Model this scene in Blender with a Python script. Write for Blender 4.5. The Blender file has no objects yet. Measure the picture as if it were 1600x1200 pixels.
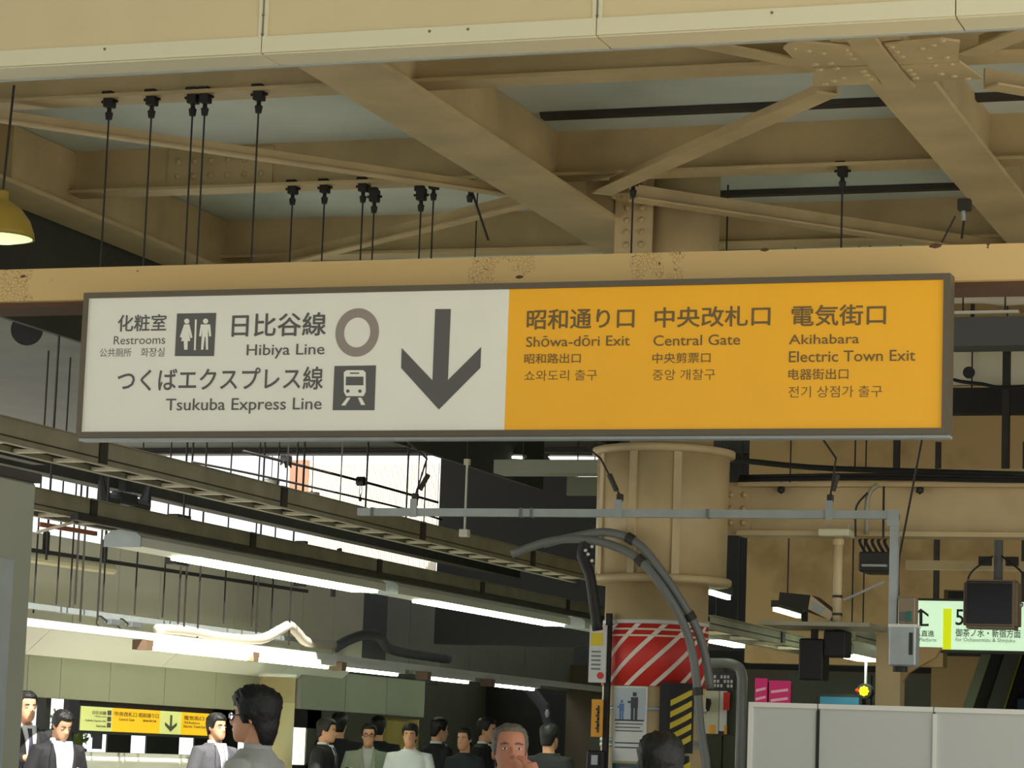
import bpy, bmesh, math, random
from mathutils import Vector, Matrix, noise

random.seed(7)
scene = bpy.context.scene
COL = scene.collection

# ---------------------------------------------------------------- camera, sky, sun, exposure
cam_data = bpy.data.cameras.new('camera')
cam_data.sensor_width = 36.0
cam_data.lens = 98.2
cam_data.clip_end = 400
cam = bpy.data.objects.new('camera', cam_data)
COL.objects.link(cam)
cam.location = (0, 0, 1.5)
cam.matrix_world = (Matrix.Translation((0, 0, 1.5)) @ Matrix.Rotation(math.radians(19.3), 4, 'Z')
                    @ Matrix.Rotation(math.radians(90 + 7.6), 4, 'X') @ Matrix.Rotation(math.radians(2.06), 4, 'Z'))
scene.camera = cam

world = bpy.data.worlds.new('sky')
scene.world = world
world.use_nodes = True
wbg = world.node_tree.nodes['Background']
wbg.inputs['Color'].default_value = (0.93, 0.97, 1.0, 1)
wbg.inputs['Strength'].default_value = 1.5

sun_data = bpy.data.lights.new('sun', 'SUN')
sun_data.energy = 12.0
sun_data.angle = math.radians(0.6)
sun_data.color = (1.0, 0.96, 0.88)
sun = bpy.data.objects.new('sun', sun_data)
COL.objects.link(sun)
SUN_DIR = Vector((-0.55, 0.55, -1.0)).normalized()
sun.rotation_euler = SUN_DIR.to_track_quat('-Z', 'Y').to_euler()
sun.location = (5, -10, 20)

scene.view_settings.view_transform = 'Standard'
scene.view_settings.look = 'None'
scene.view_settings.gamma = 1.0
scene.view_settings.use_curve_mapping = False
scene.view_settings.exposure = 0.0
scene.cycles.max_bounces = 8
scene.cycles.diffuse_bounces = 6


# ---------------------------------------------------------------- helpers
def lin(c):
    return tuple(((x / 255) / 12.92 if x / 255 <= 0.04045 else ((x / 255 + 0.055) / 1.055) ** 2.4) for x in c)


def mat(name, rgb, rough=0.6, metal=0.0, vary=0.0, scale=6.0, emit=0.0, ecol=None, bump=0.0, dirt=None, dirt_amt=0.0):
    m = bpy.data.materials.new(name)
    m.use_nodes = True
    nt = m.node_tree
    b = nt.nodes['Principled BSDF']
    c = lin(rgb)
    b.inputs['Base Color'].default_value = (*c, 1)
    b.inputs['Roughness'].default_value = rough
    b.inputs['Metallic'].default_value = metal
    if emit:
        b.inputs['Emission Color'].default_value = (*(lin(ecol) if ecol else c), 1)
        b.inputs['Emission Strength'].default_value = emit
    if vary or dirt or bump:
        tc = nt.nodes.new('ShaderNodeTexCoord')
        nz = nt.nodes.new('ShaderNodeTexNoise')
        nz.inputs['Scale'].default_value = scale
        nz.inputs['Detail'].default_value = 6
        nt.links.new(tc.outputs['Object'], nz.inputs['Vector'])
        rp = nt.nodes.new('ShaderNodeValToRGB')
        d = lin(dirt) if dirt else tuple(x * (1 - vary) for x in c)
        u = c if dirt else tuple(min(1, x * (1 + vary * .5)) for x in c)
        rp.color_ramp.elements[0].color = (*d, 1)
        rp.color_ramp.elements[1].color = (*u, 1)
        if dirt:
            rp.color_ramp.elements[0].position = max(0.0, dirt_amt - 0.12)
            rp.color_ramp.elements[1].position = dirt_amt + 0.06
        else:
            rp.color_ramp.elements[0].position = 0.3
            rp.color_ramp.elements[1].position = 0.7
        nt.links.new(nz.outputs['Fac'], rp.inputs['Fac'])
        nt.links.new(rp.outputs['Color'], b.inputs['Base Color'])
        if bump:
            bp = nt.nodes.new('ShaderNodeBump')
            bp.inputs['Strength'].default_value = bump
            bp.inputs['Distance'].default_value = 0.01
            nt.links.new(nz.outputs['Fac'], bp.inputs['Height'])
            nt.links.new(bp.outputs['Normal'], b.inputs['Normal'])
    return m


def link(name, me, parent=None):
    o = bpy.data.objects.new(name, me)
    COL.objects.link(o)
    if parent is not None:
        o.parent = parent
        o.matrix_parent_inverse = Matrix.Translation(-parent.location) if parent.parent is None and parent.rotation_euler[2] == 0 else Matrix()
    return o


def mk(name, bm, m, parent=None, smooth=False):
    """bmesh in world coordinates -> one mesh object (child of an unrotated Empty keeps its world place)"""
    bmesh.ops.recalc_face_normals(bm, faces=bm.faces[:])
    me = bpy.data.meshes.new(name)
    if smooth:
        for f in bm.faces:
            f.smooth = True
    bm.to_mesh(me)
    bm.free()
    me.materials.append(m)
    o = bpy.data.objects.new(name, me)
    COL.objects.link(o)
    if parent is not None:
        o.parent = parent
        o.matrix_parent_inverse = world_of(parent).inverted()
    return o


def world_of(o):
    m = o.matrix_basis.copy() if o.parent is None else None
    if m is None:
        m = world_of(o.parent) @ o.matrix_parent_inverse @ o.matrix_basis
    return m


def thing(name, label, cat, loc=(0, 0, 0), group=None):
    o = bpy.data.objects.new(name, None)
    o.empty_display_size = 0.1
    COL.objects.link(o)
    o.location = loc
    o['label'] = label
    o['category'] = cat
    if group:
        o['group'] = group
    return o


def tag(o, label, cat, group=None, kind=None):
    o['label'] = label
    o['category'] = cat
    if group:
        o['group'] = group
    if kind:
        o['kind'] = kind
    return o


def struct(o):
    o['kind'] = 'structure'
    return o


def B():
    return bmesh.new()


def box(bm, x0, x1, y0, y1, z0, z1):
    v = [bm.verts.new(p) for p in ((x0, y0, z0), (x1, y0, z0), (x1, y1, z0), (x0, y1, z0),
                                   (x0, y0, z1), (x1, y0, z1), (x1, y1, z1), (x0, y1, z1))]
    for f in ((0, 3, 2, 1), (4, 5, 6, 7), (0, 1, 5, 4), (1, 2, 6, 5), (2, 3, 7, 6), (3, 0, 4, 7)):
        bm.faces.new([v[i] for i in f])
    return bm


def bevel(bm, w=0.006, seg=1):
    bmesh.ops.bevel(bm, geom=[e for e in bm.edges], offset=w, segments=seg, affect='EDGES')
    return bm


def bar(bm, p0, p1, w, h, up=(0, 0, 1)):
    """box of width w and height h along p0->p1"""
    p0, p1 = Vector(p0), Vector(p1)
    d = (p1 - p0).normalized()
    s = d.cross(Vector(up))
    s = s.normalized() if s.length > 1e-4 else Vector((1, 0, 0))
    u = s.cross(d).normalized()
    q = []
    for p in (p0, p1):
        for a, b in ((-1, -1), (1, -1), (1, 1), (-1, 1)):
            q.append(bm.verts.new(p + s * (a * w / 2) + u * (b * h / 2)))
    for f in ((3, 2, 1, 0), (4, 5, 6, 7), (0, 1, 5, 4), (1, 2, 6, 5), (2, 3, 7, 6), (3, 0, 4, 7)):
        bm.faces.new([q[i] for i in f])
    return bm


def tube(bm, pts, r, n=10, cap=True):
    pts = [Vector(p) for p in pts]
    rr = r if isinstance(r, (list, tuple)) else [r] * len(pts)
    rings = []
    ref = Vector((0, 0, 1))
    d0 = (pts[1] - pts[0]).normalized()
    if abs(d0.dot(ref)) > 0.9:
        ref = Vector((0, 1, 0))
    for i, p in enumerate(pts):
        a = pts[max(0, i - 1)]
        b = pts[min(len(pts) - 1, i + 1)]
        d = (b - a).normalized()
        s = d.cross(ref).normalized()
        u = s.cross(d).normalized()
        ref = u
        rings.append([bm.verts.new(p + (s * math.cos(t) + u * math.sin(t)) * rr[i])
                      for t in [2 * math.pi * k / n for k in range(n)]])
    for i in range(len(rings) - 1):
        for k in range(n):
            bm.faces.new((rings[i][k], rings[i][(k + 1) % n], rings[i + 1][(k + 1) % n], rings[i + 1][k]))
    if cap:
        bm.faces.new(rings[0][::-1])
        bm.faces.new(rings[-1])
    return bm


def lathe(bm, c, prof, n=32):
    """profile [(r,z)] around the vertical through c"""
    rings = []
    for r, z in prof:
        r = max(r, 0.0005)
        rings.append([bm.verts.new((c[0] + r * math.cos(2 * math.pi * k / n), c[1] + r * math.sin(2 * math.pi * k / n), c[2] + z)) for k in range(n)])
    for i in range(len(rings) - 1):
        for k in range(n):
            bm.faces.new((rings[i][k], rings[i][(k + 1) % n], rings[i + 1][(k + 1) % n], rings[i + 1][k]))
    bm.faces.new(rings[0][::-1])
    bm.faces.new(rings[-1])
    return bm


def prism(bm, poly, axis, a0, a1):
    """extrude a 2-D polygon along an axis: 'Y' -> (x,z), 'X' -> (y,z), 'Z' -> (x,y)"""
    def P(u, v, a):
        return (u, a, v) if axis == 'Y' else ((a, u, v) if axis == 'X' else (u, v, a))
    n = len(poly)
    A = [bm.verts.new(P(u, v, a0)) for u, v in poly]
    C = [bm.verts.new(P(u, v, a1)) for u, v in poly]
    for i in range(n):
        bm.faces.new((A[i], A[(i + 1) % n], C[(i + 1) % n], C[i]))
    bm.faces.new(A[::-1])
    bm.faces.new(C)
    return bm


def ball(bm, c, r, sub=2, scale=(1, 1, 1)):
    g = bmesh.ops.create_icosphere(bm, subdivisions=sub, radius=r)
    for v in g['verts']:
        v.co = Vector((v.co.x * scale[0], v.co.y * scale[1], v.co.z * scale[2])) + Vector(c)
    return bm


def curve_pts(pts, n=24):
    """Catmull-Rom through pts"""
    P = [Vector(p) for p in pts]
    P = [2 * P[0] - P[1]] + P + [2 * P[-1] - P[-2]]
    out = []
    segs = len(P) - 3
    per = max(2, n // segs)
    for i in range(segs):
        a, b, c, d = P[i:i + 4]
        for k in range(per):
            t = k / per
            out.append(0.5 * ((2 * b) + (c - a) * t + (2 * a - 5 * b + 4 * c - d) * t * t + (3 * b - a - 3 * c + d) * t ** 3))
    out.append(P[-2])
    return out


def dup(o, parent, loc, name=None):
    c = o.copy()
    COL.objects.link(c)
    c.parent = parent
    c.matrix_parent_inverse = world_of(parent).inverted() if parent is not None else Matrix()
    c.location = loc
    return c


def text(body, parent, m, fit, plane, bold=0.0, name='lettering'):
    """lettering fitted into (u0,u1,z0,z1) on a plane: ('Y', y) faces -Y, ('X', x) faces +X; bold thickens the strokes"""
    c = bpy.data.curves.new(name, 'FONT')
    c.body = body
    c.size = 1
    c.resolution_u = 3
    o = bpy.data.objects.new(name, c)
    COL.objects.link(o)
    bpy.context.view_layer.update()
    me0 = bpy.data.meshes.new_from_object(o)
    bpy.data.objects.remove(o)
    bpy.data.curves.remove(c)
    bm = bmesh.new()
    layer = -1
    for dx, dy in (((0, 0),) if bold == 0 else ((-bold, 0), (bold, 0), (0, -bold), (0, bold), (-bold * .7, bold * .7), (bold * .7, -bold * .7))):
        k = len(bm.verts)
        bm.from_mesh(me0)
        bm.verts.ensure_lookup_table()
        layer += 1
        for v in bm.verts[k:]:
            v.co.x += dx
            v.co.y += dy
            v.co.z = layer * 0.00035
    me = bpy.data.meshes.new(name)
    bm.to_mesh(me)
    bm.free()
    bpy.data.meshes.remove(me0)
    xs = [v.co.x for v in me.vertices]
    ys = [v.co.y for v in me.vertices]
    x0, x1, y0, y1 = min(xs), max(xs), min(ys), max(ys)
    u0, u1, z0, z1 = fit
    for v in me.vertices:
        u = u0 + (v.co.x - x0) / (x1 - x0) * (u1 - u0)
        z = z0 + (v.co.y - y0) / (y1 - y0) * (z1 - z0)
        v.co = (u, plane[1] - v.co.z, z) if plane[0] == 'Y' else (plane[1] + v.co.z, u, z)
    me.materials.clear()
    me.materials.append(m)
    t = bpy.data.objects.new(name, me)
    COL.objects.link(t)
    t.parent = parent
    t.matrix_parent_inverse = world_of(parent).inverted()
    return t


def flat(bm, poly, plane, th=0.0015):
    """thin flat shape on a sign: polygon in (u,z)"""
    if plane[0] == 'Y':
        return prism(bm, poly, 'Y', plane[1], plane[1] + th)
    return prism(bm, poly, 'X', plane[1] - th, plane[1])


def hang(parent, pts, top, r=0.006):
    """thin hanger rods from points up to a height"""
    for x, y, z in pts:
        mk('hanger', tube(B(), [(x, y, z), (x, y, top)], r, 6), M['rope'], parent)


def disc(cu, cz, ru, rz, n=40):
    return [(cu + ru * math.cos(2 * math.pi * k / n), cz + rz * math.sin(2 * math.pi * k / n)) for k in range(n)]


# ---------------------------------------------------------------- materials
M = {}
M['cream_panel'] = mat('cream_panel', (208, 190, 148), 0.45, vary=0.05, scale=3)
M['cream_trim'] = mat('cream_trim', (214, 207, 176), 0.4)
M['joint'] = mat('joint', (120, 108, 84), 0.7)
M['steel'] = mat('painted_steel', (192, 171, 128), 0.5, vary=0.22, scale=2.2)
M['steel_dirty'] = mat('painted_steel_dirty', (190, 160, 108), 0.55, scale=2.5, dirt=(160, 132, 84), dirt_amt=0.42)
M['rust_edge'] = mat('rust_edge', (92, 66, 46), 0.8)
M['ceiling'] = mat('ceiling_sheet', (205, 215, 208), 0.6, vary=0.1, scale=1.5)
M['dark_steel'] = mat('dark_steel', (52, 50, 44), 0.6, vary=0.3, scale=4)
M['black'] = mat('black_iron', (26, 25, 24), 0.6)
M['rope'] = mat('hanger_rod', (42, 38, 33), 0.6)
M['galv'] = mat('galvanised', (168, 176, 174), 0.42, 0.35, vary=0.1, scale=9)
M['tray'] = mat('tray_steel', (156, 152, 130), 0.5, 0.2, vary=0.2, scale=4)
M['rung'] = mat('rung_steel', (225, 215, 190), 0.4, 0.1)
M['white_enamel'] = mat('white_enamel', (225, 225, 215), 0.4)
M['sign_white'] = mat('sign_white', (225, 222, 205), 0.35, vary=0.03, scale=4, emit=0.16, ecol=(228, 226, 208))
M['sign_yellow'] = mat('sign_yellow', (238, 172, 16), 0.35, vary=0.03, scale=4, emit=0.16, ecol=(240, 172, 18))
M['ink'] = mat('sign_ink', (98, 96, 92), 0.5)
M['ink_warm'] = mat('sign_ink_on_yellow', (120, 98, 56), 0.5)
M['ring_grey'] = mat('ring_grey', (160, 148, 138), 0.5)
M['sign_frame'] = mat('sign_frame', (104, 94, 76), 0.45, 0.3)
M['lamp_glow'] = mat('lamp_glow', (240, 255, 225), 0.4, emit=20.0, ecol=(236, 255, 220))
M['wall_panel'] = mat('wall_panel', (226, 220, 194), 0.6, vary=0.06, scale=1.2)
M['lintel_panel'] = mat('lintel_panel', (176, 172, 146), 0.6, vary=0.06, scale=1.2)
M['white_wall'] = mat('white_wall', (235, 232, 222), 0.5)
M['grey_panel'] = mat('grey_panel', (140, 142, 126), 0.6, vary=0.05, scale=1.5)
M['hoarding'] = mat('hoarding_grey', (196, 198, 192), 0.5, scale=1.6, dirt=(172, 168, 158), dirt_amt=0.36)
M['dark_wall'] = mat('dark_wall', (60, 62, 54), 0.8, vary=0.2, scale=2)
M['green_wall'] = mat('greenish_panel', (112, 116, 96), 0.7, vary=0.12, scale=1.5)
M['concrete'] = mat('platform_concrete', (168, 162, 150), 0.85, vary=0.12, scale=3, bump=0.2)
M['bounce_paving'] = mat('bounce_paving', (226, 221, 208), 0.8, vary=0.08, scale=3)  # paleness raised so the floor bounces sunlight onto the far wall
M['ballast'] = mat('ballast', (120, 112, 100), 0.95, vary=0.3, scale=30, bump=0.6)
M['conduit'] = mat('conduit_grey', (112, 116, 112), 0.45)
M['hose'] = mat('hose_offwhite', (208, 198, 182), 0.6)
M['dark_hose'] = mat('hose_dark', (98, 100, 102), 0.7)
M['red'] = mat('stripe_red', (206, 48, 38), 0.5)
M['stripe_white'] = mat('stripe_white', (222, 214, 196), 0.5)
M['hazard_yellow'] = mat('hazard_yellow', (218, 196, 40), 0.5)
M['paper'] = mat('poster_paper', (206, 210, 204), 0.5)
M['paper_ink'] = mat('poster_ink', (58, 60, 66), 0.6)
M['poster_blue'] = mat('poster_blue', (74, 120, 168), 0.6)
M['orange'] = mat('orange_plate', (226, 158, 40), 0.5)
M['pink'] = mat('pink_poster', (226, 42, 120), 0.5)
M['pink_light'] = mat('pink_light', (244, 190, 200), 0.5)
M['screen'] = mat('dead_screen', (18, 15, 20), 0.25)
M['bezel'] = mat('monitor_bezel', (138, 122, 98), 0.5)
M['lit_white'] = mat('lit_sign_white', (214, 240, 208), 0.4, emit=0.72, ecol=(206, 240, 204))
M['lit_lime'] = mat('lit_sign_lime', (214, 226, 10), 0.4, emit=0.62, ecol=(212, 226, 10))
M['lit_yellow'] = mat('lit_sign_yellow', (246, 196, 0), 0.4, emit=0.55, ecol=(250, 196, 0))
M['lit_pale'] = mat('lit_sign_pale', (220, 222, 130), 0.4, emit=0.5, ecol=(222, 226, 140))
M['led'] = mat('led_yellow', (255, 220, 20), 0.4, emit=2.2, ecol=(255, 214, 20))
M['led_red'] = mat('led_red', (230, 30, 20), 0.4, emit=0.8, ecol=(240, 40, 20))
M['blue_lit'] = mat('blue_screen', (40, 96, 120), 0.4, emit=0.1, ecol=(70, 150, 190))
M['leaf'] = mat('shrub_green', (128, 152, 70), 0.8, vary=0.3, scale=20)
M['lamp_shade'] = mat('lamp_shade_yellow', (178, 150, 60), 0.4)
M['step'] = mat('escalator_step', (62, 80, 104), 0.5, 0.3)
M['balustrade'] = mat('balustrade_green', (150, 160, 138), 0.5)
M['line_yellow'] = mat('edge_line_yellow', (196, 186, 70), 0.6)
M['skin'] = mat('skin', (214, 160, 126), 0.55)
M['skin_ruddy'] = mat('skin_ruddy', (192, 128, 100), 0.55)
M['hair'] = mat('black_hair', (15, 13, 12), 0.55, vary=0.3, scale=60, bump=0.5)
M['hair_grey'] = mat('grey_hair', (104, 98, 88), 0.6, vary=0.3, scale=60, bump=0.5)
M['eye_white'] = mat('eye_white', (225, 220, 212), 0.3)
M['iris'] = mat('iris', (30, 20, 16), 0.3)
M['suit'] = mat('dark_suit', (27, 27, 31), 0.8, vary=0.15, scale=30)
M['suit_grey'] = mat('grey_suit', (82, 81, 87), 0.8, vary=0.1, scale=30)
M['shirt'] = mat('white_shirt', (226, 230, 234), 0.8)
M['shirt_grey'] = mat('pale_grey_shirt', (176, 178, 174), 0.8, vary=0.08, scale=14)
M['tie'] = mat('dark_tie', (48, 48, 66), 0.6)
M['tie_pale'] = mat('silver_tie', (150, 150, 156), 0.6)
M['beige_jacket'] = mat('pale_jacket', (140, 148, 130), 0.8)
M['tee'] = mat('dark_tee', (36, 40, 50), 0.8)
M['blue_lanyard'] = mat('blue_lanyard', (40, 90, 170), 0.5)
M['shoe'] = mat('black_shoe', (22, 20, 20), 0.4)
M['trousers'] = mat('dark_trousers', (36, 36, 42), 0.8)
M['glass'] = mat('spectacle_frame', (30, 26, 24), 0.3)


def peel_material():
    m = bpy.data.materials.new('peeling_paint')
    m.use_nodes = True
    nt = m.node_tree
    b = nt.nodes['Principled BSDF']
    b.inputs['Roughness'].default_value = 0.6
    tc = nt.nodes.new('ShaderNodeTexCoord')
    n1 = nt.nodes.new('ShaderNodeTexNoise'); n1.inputs['Scale'].default_value = 7; n1.inputs['Detail'].default_value = 3
    sep = nt.nodes.new('ShaderNodeSeparateXYZ')
    nt.links.new(tc.outputs['Object'], sep.inputs[0])
    rx = nt.nodes.new('ShaderNodeMapRange'); rx.inputs['From Min'].default_value = -6.8; rx.inputs['From Max'].default_value = -2.8
    nt.links.new(sep.outputs['X'], rx.inputs['Value'])
    patch = nt.nodes.new('ShaderNodeValToRGB'); patch.color_ramp.interpolation = 'EASE'
    els = patch.color_ramp.elements
    els[0].position = 0.0; els[0].color = (1, 1, 1, 1)
    els[1].position = 1.0; els[1].color = (0, 0, 0, 1)
    for pos, val in ((0.08, .7), (0.14, 0), (0.58, 0), (0.64, .8), (0.69, .7), (0.73, 0), (0.78, 0), (0.82, .75), (0.86, .8), (0.9, 0)):
        e = els.new(pos); e.color = (val, val, val, 1)
    nt.links.new(rx.outputs[0], patch.inputs['Fac'])
    v = nt.nodes.new('ShaderNodeTexVoronoi'); v.feature = 'DISTANCE_TO_EDGE'; v.inputs['Scale'].default_value = 62
    n2 = nt.nodes.new('ShaderNodeTexNoise'); n2.inputs['Scale'].default_value = 9; n2.inputs['Detail'].default_value = 8
    for n in (n1, v, n2):
        nt.links.new(tc.outputs['Object'], n.inputs['Vector'])
    crack = nt.nodes.new('ShaderNodeMath'); crack.operation = 'LESS_THAN'; crack.inputs[1].default_value = 0.026
    nt.links.new(v.outputs['Distance'], crack.inputs[0])
    zs = nt.nodes.new('ShaderNodeMath'); zs.operation = 'MULTIPLY'
    nt.links.new(n1.outputs['Fac'], zs.inputs[0]); nt.links.new(patch.outputs['Color'], zs.inputs[1])
    zone = nt.nodes.new('ShaderNodeMath'); zone.operation = 'GREATER_THAN'; zone.inputs[1].default_value = 0.36
    nt.links.new(zs.outputs[0], zone.inputs[0])
    mul = nt.nodes.new('ShaderNodeMath'); mul.operation = 'MULTIPLY'
    nt.links.new(crack.outputs[0], mul.inputs[0]); nt.links.new(zone.outputs[0], mul.inputs[1])
    chip = nt.nodes.new('ShaderNodeMath'); chip.operation = 'GREATER_THAN'; chip.inputs[1].default_value = 0.73
    nt.links.new(n2.outputs['Fac'], chip.inputs[0])
    mx = nt.nodes.new('ShaderNodeMath'); mx.operation = 'MAXIMUM'
    nt.links.new(mul.outputs[0], mx.inputs[0]); nt.links.new(chip.outputs[0], mx.inputs[1])
    mix = nt.nodes.new('ShaderNodeMix'); mix.data_type = 'RGBA'
    mix.inputs['A'].default_value = (*lin((222, 188, 124)), 1)
    mix.inputs['B'].default_value = (*lin((92, 66, 40)), 1)
    nt.links.new(mx.outputs[0], mix.inputs['Factor'])
    nt.links.new(mix.outputs['Result'], b.inputs['Base Color'])
    return m


M['peel'] = peel_material()


# ================================================================ THE SETTING
struct(mk('floor', box(B(), -10.6, 20, -30, 70, -0.3, 0.0), M['concrete']))
struct(mk('trim_1', box(B(), -11.2, -10.6, -30, 70, -1.4, -1.1), M['ballast']))       # track bed strip
struct(mk('floor_2', box(B(), -40, -11.0, -30, 70, -0.3, 0.0), M['bounce_paving']))

# roof sheeting: over the platform, edges and open left track slot shaped to steer sunlight
ROOF_Z = 5.4
struct(mk('ceiling', box(B(), -9.08, 3.0, -12.0, 60, ROOF_Z, ROOF_Z + 0.08), M['ceiling']))
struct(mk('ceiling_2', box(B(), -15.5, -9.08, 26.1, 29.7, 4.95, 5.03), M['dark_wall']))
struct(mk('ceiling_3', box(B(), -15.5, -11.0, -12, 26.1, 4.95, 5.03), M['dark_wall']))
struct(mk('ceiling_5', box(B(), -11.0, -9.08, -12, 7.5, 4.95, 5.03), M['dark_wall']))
struct(mk('ceiling_shade_cover', box(B(), -11.8, -9.08, 28.8, 60, 5.4, 5.48), M['dark_wall']))  # added roof, keeps the area beyond the opening unlit
struct(mk('ceiling_sun_block', box(B(), -15.0, -11.3, 29.7, 41, 6.3, 6.38), M['dark_wall']))  # added roof, stops sun leaking onto the far walls
struct(mk('trim_sun_block_side', box(B(), -11.34, -11.28, 29.7, 41, 5.3, 6.38), M['dark_wall']))  # added upright strip, closes the side of the sun-blocking roof
struct(mk('trim_sun_block_front', box(B(), -15.5, -11.3, 29.66, 29.72, 4.95, 6.38), M['dark_wall']))  # added front strip, shuts sun out below the sun-blocking roof
struct(mk('trim_8', box(B(), -13.1, -12.8, 31.32, 32.2, 2.5, 3.5), M['dark_steel']))
struct(mk('trim_sky_screen', box(B(), -9.12, -9.08, 8, 27, 4.22, 5.4), M['dark_wall']))  # added valance, screens off the bright sky in the roof slot

# far wall along the track: upper panels, coved white panels, recessed lintel panels, parapet
WX = -12.9
Y0W, Y1W = 20.0, 31.4


def panel_row(name, x, th, ys, z0, z1, m, gap=0.012):
    o = struct(mk(name, box(B(), x - th - 0.06, x - th, ys[0], ys[-1], z0, z1), M['joint']))
    for a, b in zip(ys[:-1], ys[1:]):
        mk('panel', box(B(), x - th, x, a + gap / 2, b - gap / 2, z0 + 0.002, z1 - 0.002), m, o)
    return o


panel_row('wall_left', -12.75, 0.05, [17.5 + 0.92 * k for k in range(16)], 2.56, 3.42, M['wall_panel'])
panel_row('wall_left_2', -12.95, 0.05, [32.22 + 1.15 * k for k in range(8)], 2.5, 3.6, M['grey_panel'])
lint = [18.7, 21.2, 23.4, 24.046, 25.075, 26.301, 27.546, 28.774]
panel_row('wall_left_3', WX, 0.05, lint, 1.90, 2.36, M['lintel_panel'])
lint2 = [29.668, 31.003, 32.340, 33.667]
panel_row('wall_left_4', WX + 0.08, 0.05, lint2, 1.96, 2.42, M['grey_panel'])

# coved white panels leaning inwards under the light rail
cove = struct(mk('trim_2', prism(B(), [(-12.66, 2.56), (-12.72, 2.56), (-12.96, 2.33), (-12.92, 2.31)], 'Y', 17.5, 31.0), M['joint']))
for a, b in ((17.6, 20.4), (20.4, 23.3), (23.3, 26.2), (26.2, 29.1), (29.1, 30.9)):
    mk('panel', prism(B(), [(-12.60, 2.55), (-12.66, 2.56), (-12.93, 2.31), (-12.89, 2.29)], 'Y', a + 0.006, b - 0.006), M['white_wall'], cove)

# parapet below the opening
par = struct(mk('wall_left_5', box(B(), -13.2, -12.9, 17.5, 29.4, 0.0, 1.37), M['white_wall']))
for k in range(9):
    mk('panel', box(B(), -12.9, -12.87, 17.6 + 1.3 * k, 18.88 + 1.3 * k, 0.1, 1.36), M['white_wall'], par)
mk('coping', box(B(), -13.3, -12.885, 17.5, 29.4, 1.37, 1.40), M['grey_panel'], par)

# back wall seen through the opening: dark bays between light gaps
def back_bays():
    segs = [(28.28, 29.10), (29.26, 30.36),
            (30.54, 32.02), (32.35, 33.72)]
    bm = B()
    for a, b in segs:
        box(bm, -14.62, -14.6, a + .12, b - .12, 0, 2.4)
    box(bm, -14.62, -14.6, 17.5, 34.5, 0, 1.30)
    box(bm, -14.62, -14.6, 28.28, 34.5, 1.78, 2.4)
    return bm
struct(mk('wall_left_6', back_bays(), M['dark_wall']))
struct(mk('wall_left_9', box(B(), -14.62, -14.6, 34.05, 46, 0, 3.3), M['green_wall']))
struct(mk('wall_left_10', box(B(), -14.9, -14.8, 33.72, 34.05, 0, 1.38), M['dark_wall']))
struct(mk('ceiling_4', box(B(), -14.8, -12.96, 28.36, 34.5, 2.4, 2.46), M['dark_wall']))
for nm, y, w in (('trim_3', 24.209, 0.10), ('trim_4', 24.729, 0.06), ('trim_5', 25.355, 0.025)):
    struct(mk(nm, box(B(), -13.2, -13.1, y - w / 2, y + w / 2, 1.43, 1.92), M['dark_steel']))
struct(mk('trim_6', bar(B(), (-14.2, 24.0, 1.9), (-14.2, 26.2, 1.42), 0.03, 0.05), M['dark_steel']))

# far end of the shelter: dark walls and grey-green panels behind the people
struct(mk('wall_back', box(B(), -14.8, -4.5, 41.0, 41.2, 0, 3.4), M['dark_wall']))
ends = struct(mk('wall_back_2', box(B(), -13.0, -6.0, 40.1, 40.3, 0, 2.9), M['joint']))
for a, b, z in ((-12.6, -11.3, 2.45), (-11.3, -10.55, 2.9), (-10.55, -9.6, 2.6), (-9.6, -8.35, 2.85), (-8.35, -7.2, 2.85)):
    mk('panel', box(B(), a + 0.01, b - 0.01, 40.02, 40.1, 0, z), M['green_wall'], ends)
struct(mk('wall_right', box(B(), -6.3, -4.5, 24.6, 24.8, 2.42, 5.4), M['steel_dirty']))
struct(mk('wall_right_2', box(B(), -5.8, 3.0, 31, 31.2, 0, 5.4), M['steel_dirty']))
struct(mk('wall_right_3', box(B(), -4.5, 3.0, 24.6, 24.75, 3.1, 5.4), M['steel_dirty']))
struct(mk('wall_right_light_block', box(B(), 3.0, 3.2, 15.5, 45, 0, 5.4), M['dark_wall']))  # added out of view to block light from the back right
struct(mk('wall_back_3', box(B(), -4.6, 3, 36, 36.2, 0, 2.6), M['dark_wall']))

# grey booth wall close on the left
kio = thing('booth', 'plain grey flat-sided booth wall at the left edge of the platform', 'booth', (-6.4, 7.5, 0))
mk('side_panel', bevel(box(B(), -6.9, -5.8, 4.0, 10.5, 0.0, 2.58), 0.01), M['grey_panel'], kio)
mk('top_trim', box(B(), -6.92, -5.785, 3.98, 10.515, 2.58, 2.62), M['dark_steel'], kio)
mk('door_panel', box(B(), -5.8, -5.78, 8.6, 10.313, 0.0, 2.240), M['galv'], kio)

# ================================================================ ROOF STEEL
RIVET = None


def rivet_mesh():
    global RIVET
    if RIVET is None:
        bm = B()
        bmesh.ops.create_uvsphere(bm, u_segments=8, v_segments=4, radius=0.021)
        for v in bm.verts:
            v.co.z *= 0.6
        me = bpy.data.meshes.new('rivet')
        for f in bm.faces:
            f.smooth = True
        bm.to_mesh(me); bm.free()
        me.materials.append(M['steel'])
        RIVET = me
    return RIVET


def rivet(parent, loc, axis='Z'):
    o = bpy.data.objects.new('rivet', rivet_mesh())
    COL.objects.link(o)
    o.parent = parent
    o.matrix_parent_inverse = world_of(parent).inverted()
    o.location = loc
    if axis == 'X':
        o.rotation_euler = (0, math.pi / 2, 0)
    elif axis == 'Y':
        o.rotation_euler = (math.pi / 2, 0, 0)
    return o


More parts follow.
